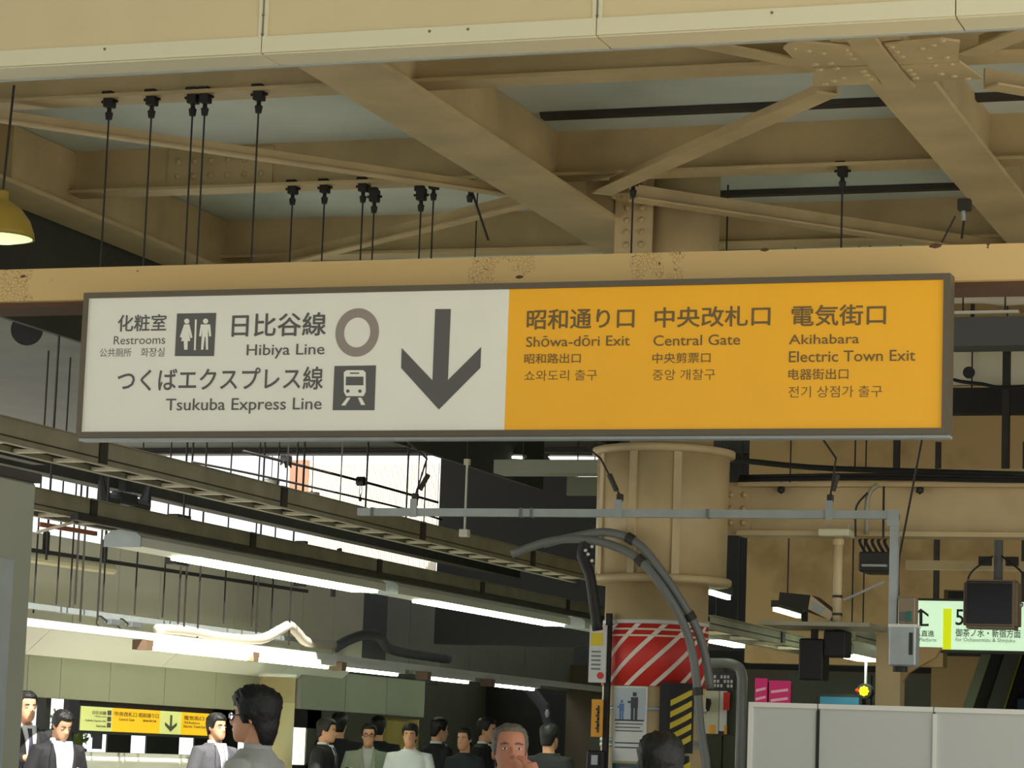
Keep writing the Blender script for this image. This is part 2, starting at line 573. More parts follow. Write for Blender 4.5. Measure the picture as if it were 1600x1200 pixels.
def girder_y(label, x, w, y0, y1, z0=4.95, h=0.445, stiff=()):
    t = thing('steel_girder', label, 'girder', (x, (y0 + y1) / 2, z0))
    mk('bottom_flange', box(B(), x - w / 2, x + w / 2, y0, y1, z0, z0 + 0.028), M['steel'], t)
    mk('web', box(B(), x - 0.012, x + 0.012, y0, y1, z0 + 0.028, z0 + h), M['steel'], t)
    for s in stiff:
        mk('stiffener', box(B(), x + 0.012, x + w / 2 - 0.02, s, s + 0.02, z0 + 0.028, z0 + h), M['steel'], t)
    return t


G1X, G2X, G3X, G4X = -5.47, -2.76, -8.86, 0.15
g1 = girder_y('long cream steel girder running from the top fascia down to the column', G1X, 0.44, 9.3, 24, stiff=(12.9, 16.9))
g2 = girder_y('long cream steel girder at right carrying the riveted cross plate', G2X, 0.33, 9.3, 24, stiff=(17.6,))
g3 = girder_y('cream steel girder at left above the pendant lamp', G3X, 0.36, 9.3, 27, stiff=(15.2,))
g4 = girder_y('steel girder beyond the right edge of the sign, past the cross plate', G4X, 0.33, 9.3, 24)


def beam_x(label, y, x0, x1, z0=5.1, h=0.3, w=0.2, m='steel'):
    t = thing('cross_beam', label, 'beam', ((x0 + x1) / 2, y, z0))
    mk('bottom_flange', box(B(), x0, x1, y - w / 2, y + w / 2, z0, z0 + 0.02), M[m], t)
    mk('web', box(B(), x0, x1, y - 0.01, y + 0.01, z0 + 0.02, z0 + h), M[m], t)
    return t


C1Y, C2Y, C3Y = 13.85, 16.3, 18.7
XS = [(-12.0, G3X), (G3X, G1X), (G1X, G2X), (G2X, G4X), (G4X, 4)]


def beams(y, labels, z0=5.1, m='steel'):
    out = []
    for (a, b), l in zip(XS[1:4], labels):
        out.append(beam_x(l, y, a + 0.012, b - 0.012, z0, ROOF_Z - z0, m=m))
    return out


beams(C1Y, ['front cream cross beam left of the long girder, with five rod clamps', 'front cream cross beam right of the long girder, below the fascia', 'front cream cross beam at the top right corner'])
beams(C2Y, ['second cross beam at left, with a row of rod clamps', 'second cross beam, behind the long diagonal brace right of the girder', 'second cross beam at right behind the bolted splice'])
beams(C3Y, ['third cross beam at left in the dark', 'third cross beam behind the column head', 'third cross beam at right'])
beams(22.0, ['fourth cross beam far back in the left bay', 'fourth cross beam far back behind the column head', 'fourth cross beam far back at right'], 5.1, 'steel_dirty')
beam_x('deep dark roof beam above the bright track opening', 29.6, -15.5, 3, 4.88, 0.52, m='dark_steel')
# riveted plates on the second beam's web at left and splice at right
sp = thing('splice_plate', 'dark riveted splice plate on the second cross beam at left', 'plate', (-7.75, C2Y - 0.02, 5.2))
mk('plate', box(B(), -8.15, -7.4, C2Y - 0.026, C2Y - 0.01, 5.13, 5.38), M['steel'], sp)
for i in range(6):
    for j in range(2):
        rivet(sp, (-8.08 + 0.12 * i, C2Y - 0.028, 5.2 + 0.1 * j), 'Y')
sp = thing('splice_plate', 'bolted splice plate on the second cross beam at the right edge', 'plate', (-2.2, C2Y - 0.02, 5.2))
for x in (-2.37, -2.17):
    mk('plate', box(B(), x, x + 0.17, C2Y - 0.03, C2Y - 0.01, 5.13, 5.38), M['steel'], sp)
    for j in range(3):
        for i in range(1):
            rivet(sp, (x + 0.085, C2Y - 0.032, 5.17 + 0.085 * j), 'Y')
# dark purlin strip under the roof sheet
for y, l in ((15.75, 'thin dark purlin under the pale roof sheet, behind the front cross beam'), (18.2, 'thin dark purlin under the pale roof sheet, behind the second cross beam')):
    tag(mk('purlin', prism(B(), [(y, ROOF_Z - 0.002), (y + 0.12, ROOF_Z - 0.002), (y + 0.1, ROOF_Z - 0.035), (y + 0.02, ROOF_Z - 0.035)], 'X', -5.4, -0.1), M['dark_steel']), l, 'purlin')


def brace(label, p0, p1, w=0.11, h=0.12):
    """angle section: a flat leg below and an upright leg"""
    t = thing('diagonal_brace', label, 'brace', p0)
    a, b = Vector((*p0, 0)) if len(p0) == 2 else Vector(p0), Vector(p1)
    mk('bottom_leg', bar(B(), a, b, w, 0.012), M['steel'], t)
    d = (b - a).normalized()
    s = d.cross(Vector((0, 0, 1))).normalized()
    off = s * (w / 2 - 0.006) * (1 if s.y > 0 else -1)
    mk('upright_leg', bar(B(), a + off + Vector((0, 0, h / 2)), b + off + Vector((0, 0, h / 2)), 0.012, h), M['steel'], t)
    return t


BZ = 4.985
brace('diagonal brace from the riveted cross plate down left to the long girder', (-3.2, 13.95, BZ), (-5.15, 16.25, BZ), 0.13, 0.105)
brace('wide diagonal brace from the column head to the far end of the right girder', (-5.0, 16.45, BZ), (-2.96, 18.75, BZ), 0.12, 0.11)
brace('diagonal brace across the left bay, below the front rod clamps', (-8.6, 13.0, BZ), (-5.75, 16.2, BZ), 0.07, 0.07)
brace('diagonal brace in the left bay, rising to the girder behind the rods', (-8.7, 18.7, BZ), (-5.7, 16.5, BZ), 0.08, 0.1)
brace('diagonal brace from the cross plate up left under the fascia', (-3.2, 13.3, BZ), (-5.2, 10.9, BZ), 0.13, 0.105)
brace('diagonal brace from the cross plate up to the top right corner', (-2.35, 13.3, BZ), (-0.2, 10.9, BZ), 0.13, 0.105)
brace('diagonal brace from the cross plate down to the right edge', (-2.35, 13.95, BZ), (-0.1, 16.2, BZ), 0.13, 0.105)

# riveted gusset plates around the crossing on girder 2
GZ = 4.945
gus = thing('gusset_plate', 'riveted cross-shaped gusset plate on the right girder below the fascia', 'gusset', (G2X, 13.6, GZ))
gl = [(-3.164, 12.816), (-3.088, 12.708), (-2.819, 12.859), (-2.83, 13.209), (-3.158, 13.184)]
gl2 = [(-3.114, 13.232), (-2.82, 13.224), (-2.85, 13.589), (-3.194, 13.592)]
gr = [(-2.675, 12.839), (-2.397, 12.798), (-2.317, 12.862), (-2.389, 13.218), (-2.68, 13.226)]
gr2 = [(-2.682, 13.251), (-2.384, 13.245), (-2.331, 13.594), (-2.672, 13.596)]
plates = []
for poly in (gl, gl2, gr, gr2):
    plates.append(mk('plate', prism(B(), poly, 'Z', GZ - 0.012, GZ), M['steel'], gus))
    pl = plates[-1]
gr_pts = [[(-3.116, 12.835, 4.935), (-3.059, 12.888, 4.935), (-2.998, 12.942, 4.935), (-2.874, 12.895, 4.935), (-2.874, 12.979, 4.935), (-2.873, 13.073, 4.935), (-3.079, 13.141, 4.935), (-3.002, 13.134, 4.935)], [(-3.082, 13.25, 4.935), (-2.996, 13.245, 4.935), (-2.877, 13.321, 4.935), (-2.878, 13.401, 4.935), (-2.879, 13.491, 4.935), (-3.121, 13.546, 4.935), (-3.065, 13.492, 4.935), (-3.006, 13.435, 4.935)], [(-2.651, 12.885, 4.935), (-2.645, 12.982, 4.935), (-2.637, 13.077, 4.935), (-2.516, 12.941, 4.935), (-2.45, 12.892, 4.935), (-2.393, 12.821, 4.935), (-2.515, 13.13, 4.935), (-2.431, 13.13, 4.935)], [(-2.652, 13.342, 4.935), (-2.651, 13.422, 4.935), (-2.65, 13.503, 4.935), (-2.515, 13.272, 4.935), (-2.432, 13.267, 4.935), (-2.515, 13.448, 4.935), (-2.459, 13.504, 4.935), (-2.402, 13.569, 4.935)]]
for pl, pts in zip(plates, gr_pts):
    for p in pts:
        rivet(pl, p)
mk('cover_strip', box(B(), G2X - 0.07, G2X + 0.07, 12.4, 13.7, GZ - 0.02, GZ - 0.0), M['steel'], gus)

# riveted bracket where the long girder meets the column head
rb = thing('riveted_bracket', 'riveted steel bracket between the long girder and the column head', 'bracket', (-5.1, 17.0, 4.9))
mk('plate', box(B(), -5.25, -5.0, 16.88, 16.9, 4.55, 5.3), M['steel'], rb)
mk('flange_plate', box(B(), -5.23, -4.95, 16.6, 16.9, 5.06, 5.08), M['steel'], rb)
for j in range(8):
    for i in (0, 1):
        rivet(rb, (-5.17 + 0.1 * i, 16.875, 4.62 + 0.08 * j), 'Y')
for i in range(5):
    rivet(rb, (-5.21 + 0.065 * i, 16.7, 5.058))

# ================================================================ FASCIA AT THE TOP
fas = thing('fascia_board', 'long cream panelled fascia with pale edge trim across the top', 'fascia', (-3.3, 9.0, 4.0))
FY = 9.0
seams = [-6.75, -5.45, -4.154, -2.885, -1.635, -0.35]
for a, b in zip(seams[:-1], seams[1:]):
    mk('panel', box(B(), a + 0.004, b - 0.004, FY, FY + 0.03, 4.04, 5.1), M['cream_panel'], fas)
    mk('soffit_panel', box(B(), a + 0.004, b - 0.004, FY + 0.002, FY + 0.16, 3.985, 4.0), M['cream_trim'], fas)
    mk('edge_trim', box(B(), a + 0.002, b - 0.002, FY - 0.012, FY + 0.02, 3.99, 4.05), M['cream_trim'], fas)
for s in seams[1:-1]:
    mk('seam_strip', box(B(), s - 0.018, s + 0.018, FY - 0.006, FY + 0.004, 4.05, 5.1), M['cream_trim'], fas)
    mk('seam_line', box(B(), s - 0.003, s + 0.003, FY - 0.008, FY + 0.004, 4.05, 5.1), M['joint'], fas)
    for z in (4.06, 4.13):
        mk('screw', ball(B(), (s, FY - 0.008, z), 0.006, 1), M['joint'], fas)
for px in [-4.786, -3.504, -3.359, -2.261]:
    mk('screw', ball(B(), (px, FY - 0.013, 4.035), 0.006, 1), M['joint'], fas)
mk('core', box(B(), -6.75, -0.35, FY + 0.04, FY + 0.15, 4.01, 5.1), M['joint'], fas)
mk('edge_strip', box(B(), -6.75, -0.35, FY + 0.16, FY + 0.175, 3.98, 5.1), M['galv'], fas)

# ================================================================ PEELING BEAM OVER THE SIGN
pb = thing('peeling_beam', 'peeling cream painted beam with rust spots right behind the sign top', 'beam', (-4.3, 11.8, 3.6))
ZB0, ZB1 = 3.58, 3.735
mk('face_channel', prism(B(), [(11.7, ZB0), (11.72, ZB0 - 0.004), (11.72, ZB1), (11.7, ZB1)], 'X', -9.5, 3.0), M['peel'], pb)
mk('top_flange', box(B(), -9.5, 3.0, 11.72, 11.92, ZB1 - 0.02, ZB1), M['peel'], pb)
mk('bottom_flange', box(B(), -9.5, 3.0, 11.72, 11.96, ZB0 - 0.03, ZB0), M['rust_edge'], pb)
for x, z, r in ((-5.02, 3.585, 0.03), (-4.08, 3.64, 0.014), (-6.6, 3.70, 0.012), (-2.2, 3.733, 0.02), (-2.95, 3.735, 0.014)):
    mk('rust_patch', ball(B(), (x, 11.7, z), r, 1, (1.6, 0.15, 0.6)), M['rust_edge'], pb)

# ================================================================ THE MAIN SIGN
SY = 11.5
sg = thing('direction_sign', 'big white and yellow hanging direction sign with a downward arrow, in the centre', 'sign', (-4.12, 11.6, 2.9))
SX0, SX1, SZ0, SZ1 = -6.155, -2.095, 2.895, 3.575
mk('housing', box(B(), SX0 + 0.004, SX1 - 0.004, SY + 0.012, SY + 0.085, SZ0 + 0.004, SZ1 - 0.004), M['sign_frame'], sg)
XD = -4.0558
mk('white_panel', box(B(), SX0 + 0.02, XD, SY, SY + 0.012, SZ0 + 0.025, SZ1 - 0.025), M['sign_white'], sg)
mk('yellow_panel', box(B(), XD, SX1 - 0.025, SY, SY + 0.012, SZ0 + 0.025, SZ1 - 0.025), M['sign_yellow'], sg)
for a in ((SX0, SX1, SZ1 - 0.026, SZ1), (SX0, SX1, SZ0, SZ0 + 0.026)):
    mk('frame_rail', box(B(), a[0], a[1], SY - 0.014, SY + 0.09, a[2], a[3]), M['sign_frame'], sg)
mk('frame_stile', box(B(), SX0, SX0 + 0.022, SY - 0.014, SY + 0.09, SZ0 + 0.026, SZ1 - 0.026), M['sign_frame'], sg)
mk('frame_stile', box(B(), SX1 - 0.028, SX1, SY - 0.014, SY + 0.09, SZ0 + 0.026, SZ1 - 0.026), M['sign_frame'], sg)
mk('lip', box(B(), SX0, SX1, SY + 0.02, SY + 0.09, SZ0 - 0.012, SZ0), M['galv'], sg)
for x in (-5.6, -4.1, -2.6):
    mk('hanger_bracket', box(B(), x - 0.03, x + 0.03, SY + 0.085, SY + 0.24, 3.49, 3.552), M['dark_steel'], sg)
TP = ('Y', SY - 0.0015)
WHITE_TEXT = [
    ('化粧室', (-5.9758, -5.7255, 3.3894, 3.4691), 0.012),
    ('Restrooms', (-5.9914, -5.7273, 3.3295, 3.369), 0.0),
    ('公共厕所', (-6.0604, -5.898, 3.2719, 3.3117), 0.0),
    ('화장실', (-5.8489, -5.7276, 3.2706, 3.3123), 0.0),
    ('日比谷線', (-5.3938, -4.9261, 3.3549, 3.4633), 0.015),
    ('Hibiya Line', (-5.3132, -4.9286, 3.2533, 3.3199), 0.004),
    ('つくばエクスプレス線', (-5.9612, -4.9289, 3.109, 3.2148), 0.012),
    ('Tsukuba Express Line', (-5.7065, -4.9305, 3.0014, 3.0736), 0.004)]
YELLOW_TEXT = [
    ('昭和通り口', (-3.9686, -3.4738, 3.3657, 3.4563), 0.015),
    ('Shōwa-dōri Exit', (-3.9678, -3.491, 3.2887, 3.3368), 0.004),
    ('昭和路出口', (-3.9728, -3.7132, 3.2148, 3.2593), 0.004),
    ('쇼와도리 출구', (-3.97, -3.6355, 3.138, 3.1858), 0.0),
    ('中央改札口', (-3.3827, -2.8672, 3.3646, 3.4545), 0.015),
    ('Central Gate', (-3.3849, -2.998, 3.2852, 3.3318), 0.004),
    ('中央剪票口', (-3.3867, -3.1272, 3.209, 3.2545), 0.004),
    ('중앙 개찰구', (-3.3844, -3.1042, 3.1348, 3.1825), 0.0),
    ('電気街口', (-2.7751, -2.3668, 3.3601, 3.4517), 0.015),
    ('Akihabara', (-2.7836, -2.48, 3.2834, 3.3256), 0.004),
    ('Electric Town Exit', (-2.7819, -2.2393, 3.2062, 3.2538), 0.004),
    ('电器街出口', (-2.7823, -2.5232, 3.1306, 3.1779), 0.004),
    ('전기 상점가 출구', (-2.7806, -2.3768, 3.0545, 3.1041), 0.0)]
for body, f, bo in WHITE_TEXT:
    text(body, sg, M['ink'], f, TP, bo)
for body, f, bo in YELLOW_TEXT:
    text(body, sg, M['ink_warm'], f, TP, bo)
# arrow
arrow = [(-4.4018, 3.4667), (-4.3277, 3.4653), (-4.3285, 3.146), (-4.1777, 3.2917), (-4.1771, 3.1998), (-4.3655, 3.0145), (-4.5535, 3.2031), (-4.5544, 3.2927), (-4.4014, 3.1453)]
mk('arrow', flat(B(), arrow, ('Y', SY - 0.003)), M['ink'], sg)
# ring
def ring_bm(c, ro, ri, y, n=48):
    bm = B()
    A = [[bm.verts.new((c[0] + r[0] * math.cos(2 * math.pi * k / n), yy, c[1] + r[1] * math.sin(2 * math.pi * k / n))) for k in range(n)] for yy in (y, y + 0.0015) for r in (ro, ri)]
    for k in range(n):
        j = (k + 1) % n
        bm.faces.new((A[0][k], A[0][j], A[1][j], A[1][k]))
        bm.faces.new((A[2][k], A[2][j], A[3][j], A[3][k]))
        bm.faces.new((A[0][k], A[0][j], A[2][j], A[2][k]))
        bm.faces.new((A[1][k], A[1][j], A[3][j], A[3][k]))
    return bm
RC = (-4.773, 3.3669)
mk('line_ring', ring_bm(RC, (0.1055, 0.1105), (0.064, 0.068), SY - 0.003), M['ring_grey'], sg)
# restroom pictogram
sq = [(-5.6734, 3.4696), (-5.4756, 3.469), (-5.4759, 3.2687), (-5.6735, 3.2713)]
pic = mk('restroom_pictogram', flat(B(), sq, ('Y', SY - 0.003)), M['ink'], sg)
PY = ('Y', SY - 0.0045)
def px_shapes(parent, polys, m, name='symbol'):
    bm = B()
    for p in polys:
        flat(bm, p, PY)
    return mk(name, bm, m, parent)
px_shapes(pic, [
    [(-5.6081, 3.4326), (-5.6089, 3.428), (-5.6115, 3.4241), (-5.6156, 3.4216), (-5.6206, 3.4207), (-5.6257, 3.4218), (-5.6301, 3.4244), (-5.6332, 3.4284), (-5.6344, 3.4331), (-5.6337, 3.4377), (-5.6311, 3.4415), (-5.6269, 3.4441), (-5.622, 3.4449), (-5.6169, 3.4439), (-5.6124, 3.4412), (-5.6094, 3.4373)],
    [(-5.6336, 3.418), (-5.6073, 3.4175), (-5.5885, 3.3569), (-5.5982, 3.353), (-5.6098, 3.3854), (-5.5985, 3.34), (-5.6117, 3.3402), (-5.6105, 3.3), (-5.627, 3.3002), (-5.6314, 3.3405), (-5.6446, 3.3407), (-5.634, 3.3858), (-5.6421, 3.3557), (-5.6523, 3.3599)]], M['sign_white'], 'woman_symbol')
px_shapes(pic, [
    [(-5.5129, 3.431), (-5.5137, 3.4264), (-5.5163, 3.4225), (-5.5204, 3.42), (-5.5254, 3.4191), (-5.5304, 3.4201), (-5.5348, 3.4228), (-5.5379, 3.4268), (-5.5391, 3.4314), (-5.5384, 3.436), (-5.5358, 3.4399), (-5.5317, 3.4424), (-5.5267, 3.4432), (-5.5216, 3.4422), (-5.5172, 3.4396), (-5.5142, 3.4356)],
    [(-5.5492, 3.4165), (-5.5023, 3.4157), (-5.4939, 3.3615), (-5.5036, 3.3596), (-5.5123, 3.3988), (-5.5067, 3.2986), (-5.5166, 3.2987), (-5.522, 3.3589), (-5.5264, 3.359), (-5.5307, 3.2989), (-5.5416, 3.2991), (-5.5406, 3.3993), (-5.545, 3.3602), (-5.555, 3.3624)]], M['sign_white'], 'man_symbol')
px_shapes(pic, [[(-5.5801, 3.4402), (-5.5713, 3.44), (-5.5688, 3.2974), (-5.5776, 3.2976)]], M['sign_white'], 'divider_symbol')
# train pictogram
sq = [(-4.8758, 3.2156), (-4.675, 3.2161), (-4.6733, 3.0137), (-4.8756, 3.0151)]
pic = mk('train_pictogram', flat(B(), sq, ('Y', SY - 0.003)), M['ink'], sg)
px_shapes(pic, [[(-4.8153, 3.1957), (-4.7357, 3.1947), (-4.7227, 3.1848), (-4.7186, 3.0968), (-4.7282, 3.0773), (-4.8119, 3.0781), (-4.8243, 3.0977), (-4.8285, 3.186)],
                [(-4.8074, 3.0712), (-4.7906, 3.071), (-4.8151, 3.036), (-4.834, 3.0362)], [(-4.755, 3.0707), (-4.7383, 3.0706), (-4.718, 3.0373), (-4.7378, 3.0374)]], M['sign_white'], 'train_symbol')
PY = ('Y', SY - 0.006)
px_shapes(pic, [[(-4.816, 3.1662), (-4.7322, 3.1653), (-4.7304, 3.1262), (-4.8163, 3.127)], [(-4.7962, 3.1004), (-4.7967, 3.0974), (-4.7984, 3.0949), (-4.801, 3.0932), (-4.8042, 3.0927), (-4.8074, 3.0933), (-4.8102, 3.095), (-4.8122, 3.0976), (-4.8129, 3.1006), (-4.8124, 3.1036), (-4.8107, 3.1061), (-4.8081, 3.1078), (-4.8049, 3.1083), (-4.8017, 3.1077), (-4.7989, 3.106), (-4.7969, 3.1034)], [(-4.7376, 3.0999), (-4.7381, 3.0969), (-4.7398, 3.0944), (-4.7424, 3.0927), (-4.7456, 3.0921), (-4.7488, 3.0928), (-4.7516, 3.0945), (-4.7535, 3.097), (-4.7543, 3.1), (-4.7538, 3.103), (-4.7521, 3.1056), (-4.7495, 3.1072), (-4.7463, 3.1078), (-4.7431, 3.1072), (-4.7403, 3.1054), (-4.7383, 3.1029)],
                [(-4.798, 3.1847), (-4.754, 3.1842), (-4.7537, 3.1783), (-4.7977, 3.1788)]], M['ink'], 'train_window')

# ================================================================ RODS, CLAMPS, LAMP
ORD = ['leftmost', 'second from the left', 'third from the left', 'fourth from the left', 'fifth from the left', 'sixth from the left', 'rightmost']


def rod(label, top, bottom, clamp=True, r=0.0058, group=None, size=1.0):
    t = thing('hanger_rod', label, 'rod', (top[0], top[1], bottom[2]), group)
    mk('rod', tube(B(), [top, bottom], r, 6), M['rope'], t)
    if clamp:
        x, y, z = top
        s = size
        bm = B()
        box(bm, x - 0.028 * s, x + 0.028 * s, y - 0.03, y + 0.03, z - 0.03 * s, z + 0.05 * s)
        box(bm, x - 0.045 * s, x + 0.02 * s, y - 0.02, y + 0.02, z + 0.03 * s, z + 0.065 * s)
        cl = mk('clamp', bevel(bm, 0.004), M['black'], t)
        mk('bolt', tube(B(), [(x - 0.05 * s, y, z + 0.005), (x + 0.05 * s, y, z + 0.005)], 0.009, 6), M['black'], cl)
        mk('swivel', tube(B(), [(x, y, z - 0.028 * s), (x, y, z - 0.055 * s), (x, y, z - 0.062 * s), (x, y, z - 0.10 * s)], [0.012, 0.014, 0.024, 0.018], 8), M['black'], cl)
    return t


for k, x in enumerate([-7.299, -7.033, -6.779, -6.704, -6.376]):
    rod(ORD[k] + ' of the five clamped rods on the front cross beam' if k < 4 else 'rightmost of the five clamped rods on the front cross beam', (x, 13.8, 5.08), (x, 13.8, 3.62), size=1.0)
for k, (x, dz) in enumerate(zip([-7.237, -7.013, -6.746, -6.666, -6.346, -6.263], (0, 0, 0, -0.07, -0.07, 0.0))):
    rod(ORD[k] + ' of the clamped rods on the second cross beam, left bay', (x, 16.25, 5.08 + dz), (x, 16.25, 3.62), size=1.0)
rod('slanting stay clamped to the second cross beam beside the long girder', (-6.017, 16.25, 5.06), (-5.9, 16.3, 4.72), r=0.008)
rod('clamped rod on the second cross beam next to the riveted bracket', (-4.943, 16.25, 5.06), (-4.943, 16.25, 3.62), r=0.006)
rod('clamped rod hanging alone over the yellow half of the sign', (-3.626, 16.25, 5.07), (-3.626, 16.25, 3.62), r=0.006)
t = thing('cable_shackle', 'shackle with two slack wires on the right girder over the sign', 'shackle', (-2.93, 16.6, 4.9))
sx, sz = -2.952, 4.908
mk('clamp', bevel(box(B(), sx - 0.035, sx + 0.045, 16.57, 16.63, sz - 0.03, 4.95), 0.006), M['dark_steel'], t)
mk('wire', tube(B(), [(sx + 0.01, 16.6, sz - 0.02), (sx - 0.01, 16.6, sz - 0.2)], 0.007, 6), M['rope'], t)
mk('wire', tube(B(), [(sx - 0.05, 16.6, sz - 0.06), (sx - 0.13, 16.6, sz - 0.22)], 0.006, 6), M['rope'], t)
mk('ferrule', tube(B(), [(sx, 16.6, sz - 0.03), (sx, 16.6, sz - 0.09)], 0.014, 8), M['galv'], t)

# pendant lamp, top left
lx, ly, lz = -7.717, 13.400, 4.238
lp = thing('pendant_lamp', 'yellow bell pendant lamp with glowing mouth at the left edge', 'lamp', (lx, ly, lz))
mk('shade', lathe(B(), (lx, ly, lz), [(0.19, 0.0), (0.186, 0.03), (0.16, 0.1), (0.11, 0.165), (0.06, 0.2), (0.035, 0.215), (0.035, 0.26), (0.02, 0.27), (0.03, 0.21), (0.1, 0.155), (0.15, 0.095), (0.178, 0.028), (0.184, 0.0)]), M['lamp_shade'], lp, True)
mk('glass', lathe(B(), (lx, ly, lz), [(0.0, -0.028), (0.1, -0.02), (0.178, 0.0), (0.17, 0.03), (0.0, 0.032)]), mat('lamp_mouth', (225, 255, 190), 0.3, emit=1.1, ecol=(214, 255, 170)), lp, True)
mk('rod', tube(B(), [(lx, ly, lz + 0.26), (lx + 0.03, ly, 5.1)], 0.008, 6), M['rope'], lp)

# ================================================================ CABLE TRAYS, LEFT
def tray(label, x, y0, y1, z0, z1, w, pitch, start=0.0, side=1):
    t = thing('cable_tray', label, 'tray', (x, y0, z0))
    for xx, nm in ((x, 'side_rail'), (x - w, 'side_rail')):
        bm = B()
        box(bm, xx - 0.004, xx + 0.004, y0, y1, z0, z1)
        box(bm, xx - 0.022, xx + 0.022, y0, y1, z0 - 0.006, z0)
        box(bm, xx - 0.022, xx + 0.022, y0, y1, z1, z1 + 0.006)
        r = mk(nm, bm, M['tray'], t)
        mk('rib', box(B(), xx + 0.004, xx + 0.009, y0, y1, z0 + 0.028, z0 + 0.036), M['dark_steel'], r)
    n = int((y1 - y0 - start) / pitch)
    base = None
    for k in range(n):
        y = y0 + start + k * pitch
        if base is None:
            bm = B(); box(bm, x - w + 0.02, x - 0.02, -0.022, 0.022, z0 - 0.004, z0 + 0.015)
            base = mk('rung', bm, M['rung'], t)
            base.location = (0, y, 0)
        else:
            dup(base, t, (0, y, 0))
    for y in [y0 + 1.9 + 2.5 * k for k in range(int((y1 - y0 - 1.9) / 2.5) + 1)]:
        mk('splice_plate', box(B(), x + 0.004, x + 0.016, y, y + 0.09, z0 - 0.002, z1 + 0.01), M['dark_steel'], t)
    return t


tray('upper cable ladder running from the left edge below the sign to the column', -7.25, 11.9, 23.2, 3.03, 3.155, 0.23, 0.45)
tray('lower cable ladder carrying the fluorescent fittings at left', -8.5, 14.2, 30.0, 2.92, 3.05, 0.24, 0.55)
# cables lying on the trays
for (x, z, y0, y1, l) in ((-7.36, 3.09, 12, 23, 'black cable lying in the upper ladder'), (-8.62, 2.99, 15, 30, 'black cable lying in the lower ladder')):
    tag(mk('cable', tube(B(), curve_pts([(x, y0, z - 0.02), (x - 0.03, y0 + 3, z), (x + 0.02, y0 + 6, z - 0.01), (x, y1, z)], 20), 0.02, 8), M['black'], None, True), l, 'cable')
# flat black under-duct beneath the lower ladder
tag(mk('cable_duct', box(B(), -8.365, -8.31, 15.6, 30, 2.875, 2.915), M['dark_steel']), 'dark duct slung right under the lower cable ladder', 'duct')

# dark beam over the track, with posts
db = thing('track_beam', 'dark beam over the track between two bright sky strips', 'beam', (-10.05, 22, 3.4))
mk('beam', box(B(), -10.12, -9.98, 16.5, 29, 3.455, 3.53), M['dark_steel'], db)
mk('lip', box(B(), -10.13, -9.97, 16.5, 29, 3.445, 3.455), M['dark_steel'], db)
for px, w in ((281, 0.24), (470, 0.06)):
    y = {281: 20.60, 470: 23.12}[px]
    mk('drop_post', box(B(), -10.1, -10.0, y - w / 2, y + w / 2, 2.95, 3.36), M['dark_steel'], db)
mk('bent_bracket', tube(B(), curve_pts([(-10.05, 24.0, 3.36), (-10.03, 24.05, 3.2), (-10.0, 23.8, 3.0), (-10.0, 23.78, 2.9)], 9), 0.025, 8), M['dark_steel'], db)
for a in range(6):
    mk('upright', box(B(), -10.09, -10.01, 16.9 + 1.45 * a, 16.96 + 1.45 * a, 3.53, 3.62), M['dark_steel'], db)
bt = thing('rail_beam', 'second dark rail above the dark track beam at left', 'beam', (-9.6, 15, 3.5))
mk('beam', box(B(), -9.65, -9.55, 13.5, 17.4, 3.42, 3.54), M['dark_steel'], bt)

# tension gear on the dark beam
def tension_gear(label, c, s=1.0):
    t = thing('tension_clamp', label, 'clamp', c)
    x, y, z = c
    mk('body', bevel(box(B(), x - 0.05, x + 0.05, y - 0.14 * s, y + 0.14 * s, z - 0.03 * s, z + 0.07 * s), 0.015), M['black'], t)
    mk('stem', box(B(), x - 0.03, x + 0.03, y - 0.05 * s, y + 0.05 * s, z + 0.07 * s, z + 0.24 * s), M['black'], t)
    for d in (-1, 1):
        mk('horn', tube(B(), [(x, y + d * 0.14 * s, z), (x, y + d * 0.34 * s, z - 0.01), (x, y + d * 0.42 * s, z + 0.2 * s)], [0.05 * s, 0.06 * s, 0.012], 8), M['black'], t)
        mk('wheel', tube(B(), [(x - 0.03, y + d * 0.2 * s, z - 0.03), (x + 0.03, y + d * 0.2 * s, z - 0.03)], 0.06 * s, 12), M['black'], t)
    return t
tension_gear('black horned tension clamp under the dark track beam, against bright sky', (-9.9, 19.32, 3.350), 1.0)

# overhead wires with insulators against the sky
def wire(label, pts, r=0.012, m='rope'):
    return tag(mk('overhead_wire', tube(B(), curve_pts(pts, 12), r, 6), M[m], None, True), label, 'wire')
wire('upper slanting overhead wire against the bright sky', [(-11.2, 24.271, 4.308), (-11.2, 27.281, 4.334), (-11.2, 29.58, 4.333)], 0.015)
wire('lower slanting overhead wire passing the white globe lamps', [(-11.2, 23.165, 4.081), (-11.2, 24.894, 4.122), (-11.2, 28.323, 4.162), (-11.2, 29.725, 4.15)], 0.012)
ix, iy, iz = -11.200, 27.263, 4.332
ins = thing('line_pulley', 'round black pulley with a wire loop on the upper overhead wire', 'pulley', (ix, iy, iz))
mk('wheel', tube(B(), [(ix - 0.04, iy, iz), (ix + 0.04, iy, iz)], 0.05, 16), M['black'], ins)
mk('loop', tube(B(), [(ix + 0.0, iy - 0.025, iz - 0.04), (ix, iy - 0.03, iz - 0.12), (ix, iy, iz - 0.17), (ix, iy + 0.03, iz - 0.12), (ix, iy + 0.025, iz - 0.04)], 0.006, 6), M['galv'], ins)
mk('weight', ball(B(), (ix, iy, iz - 0.19), 0.022, 1, (1, 1, 1.3)), M['black'], ins)
ix, iy, iz = -11.200, 25.290, 4.336
ins = thing('wire_clamp', 'spiky black wire clamp at the top of the upper overhead wire', 'clamp', (ix, iy, iz))
mk('body', bevel(box(B(), ix - 0.04, ix + 0.04, iy - 0.07, iy + 0.07, iz - 0.03, iz + 0.05), 0.012), M['black'], ins)
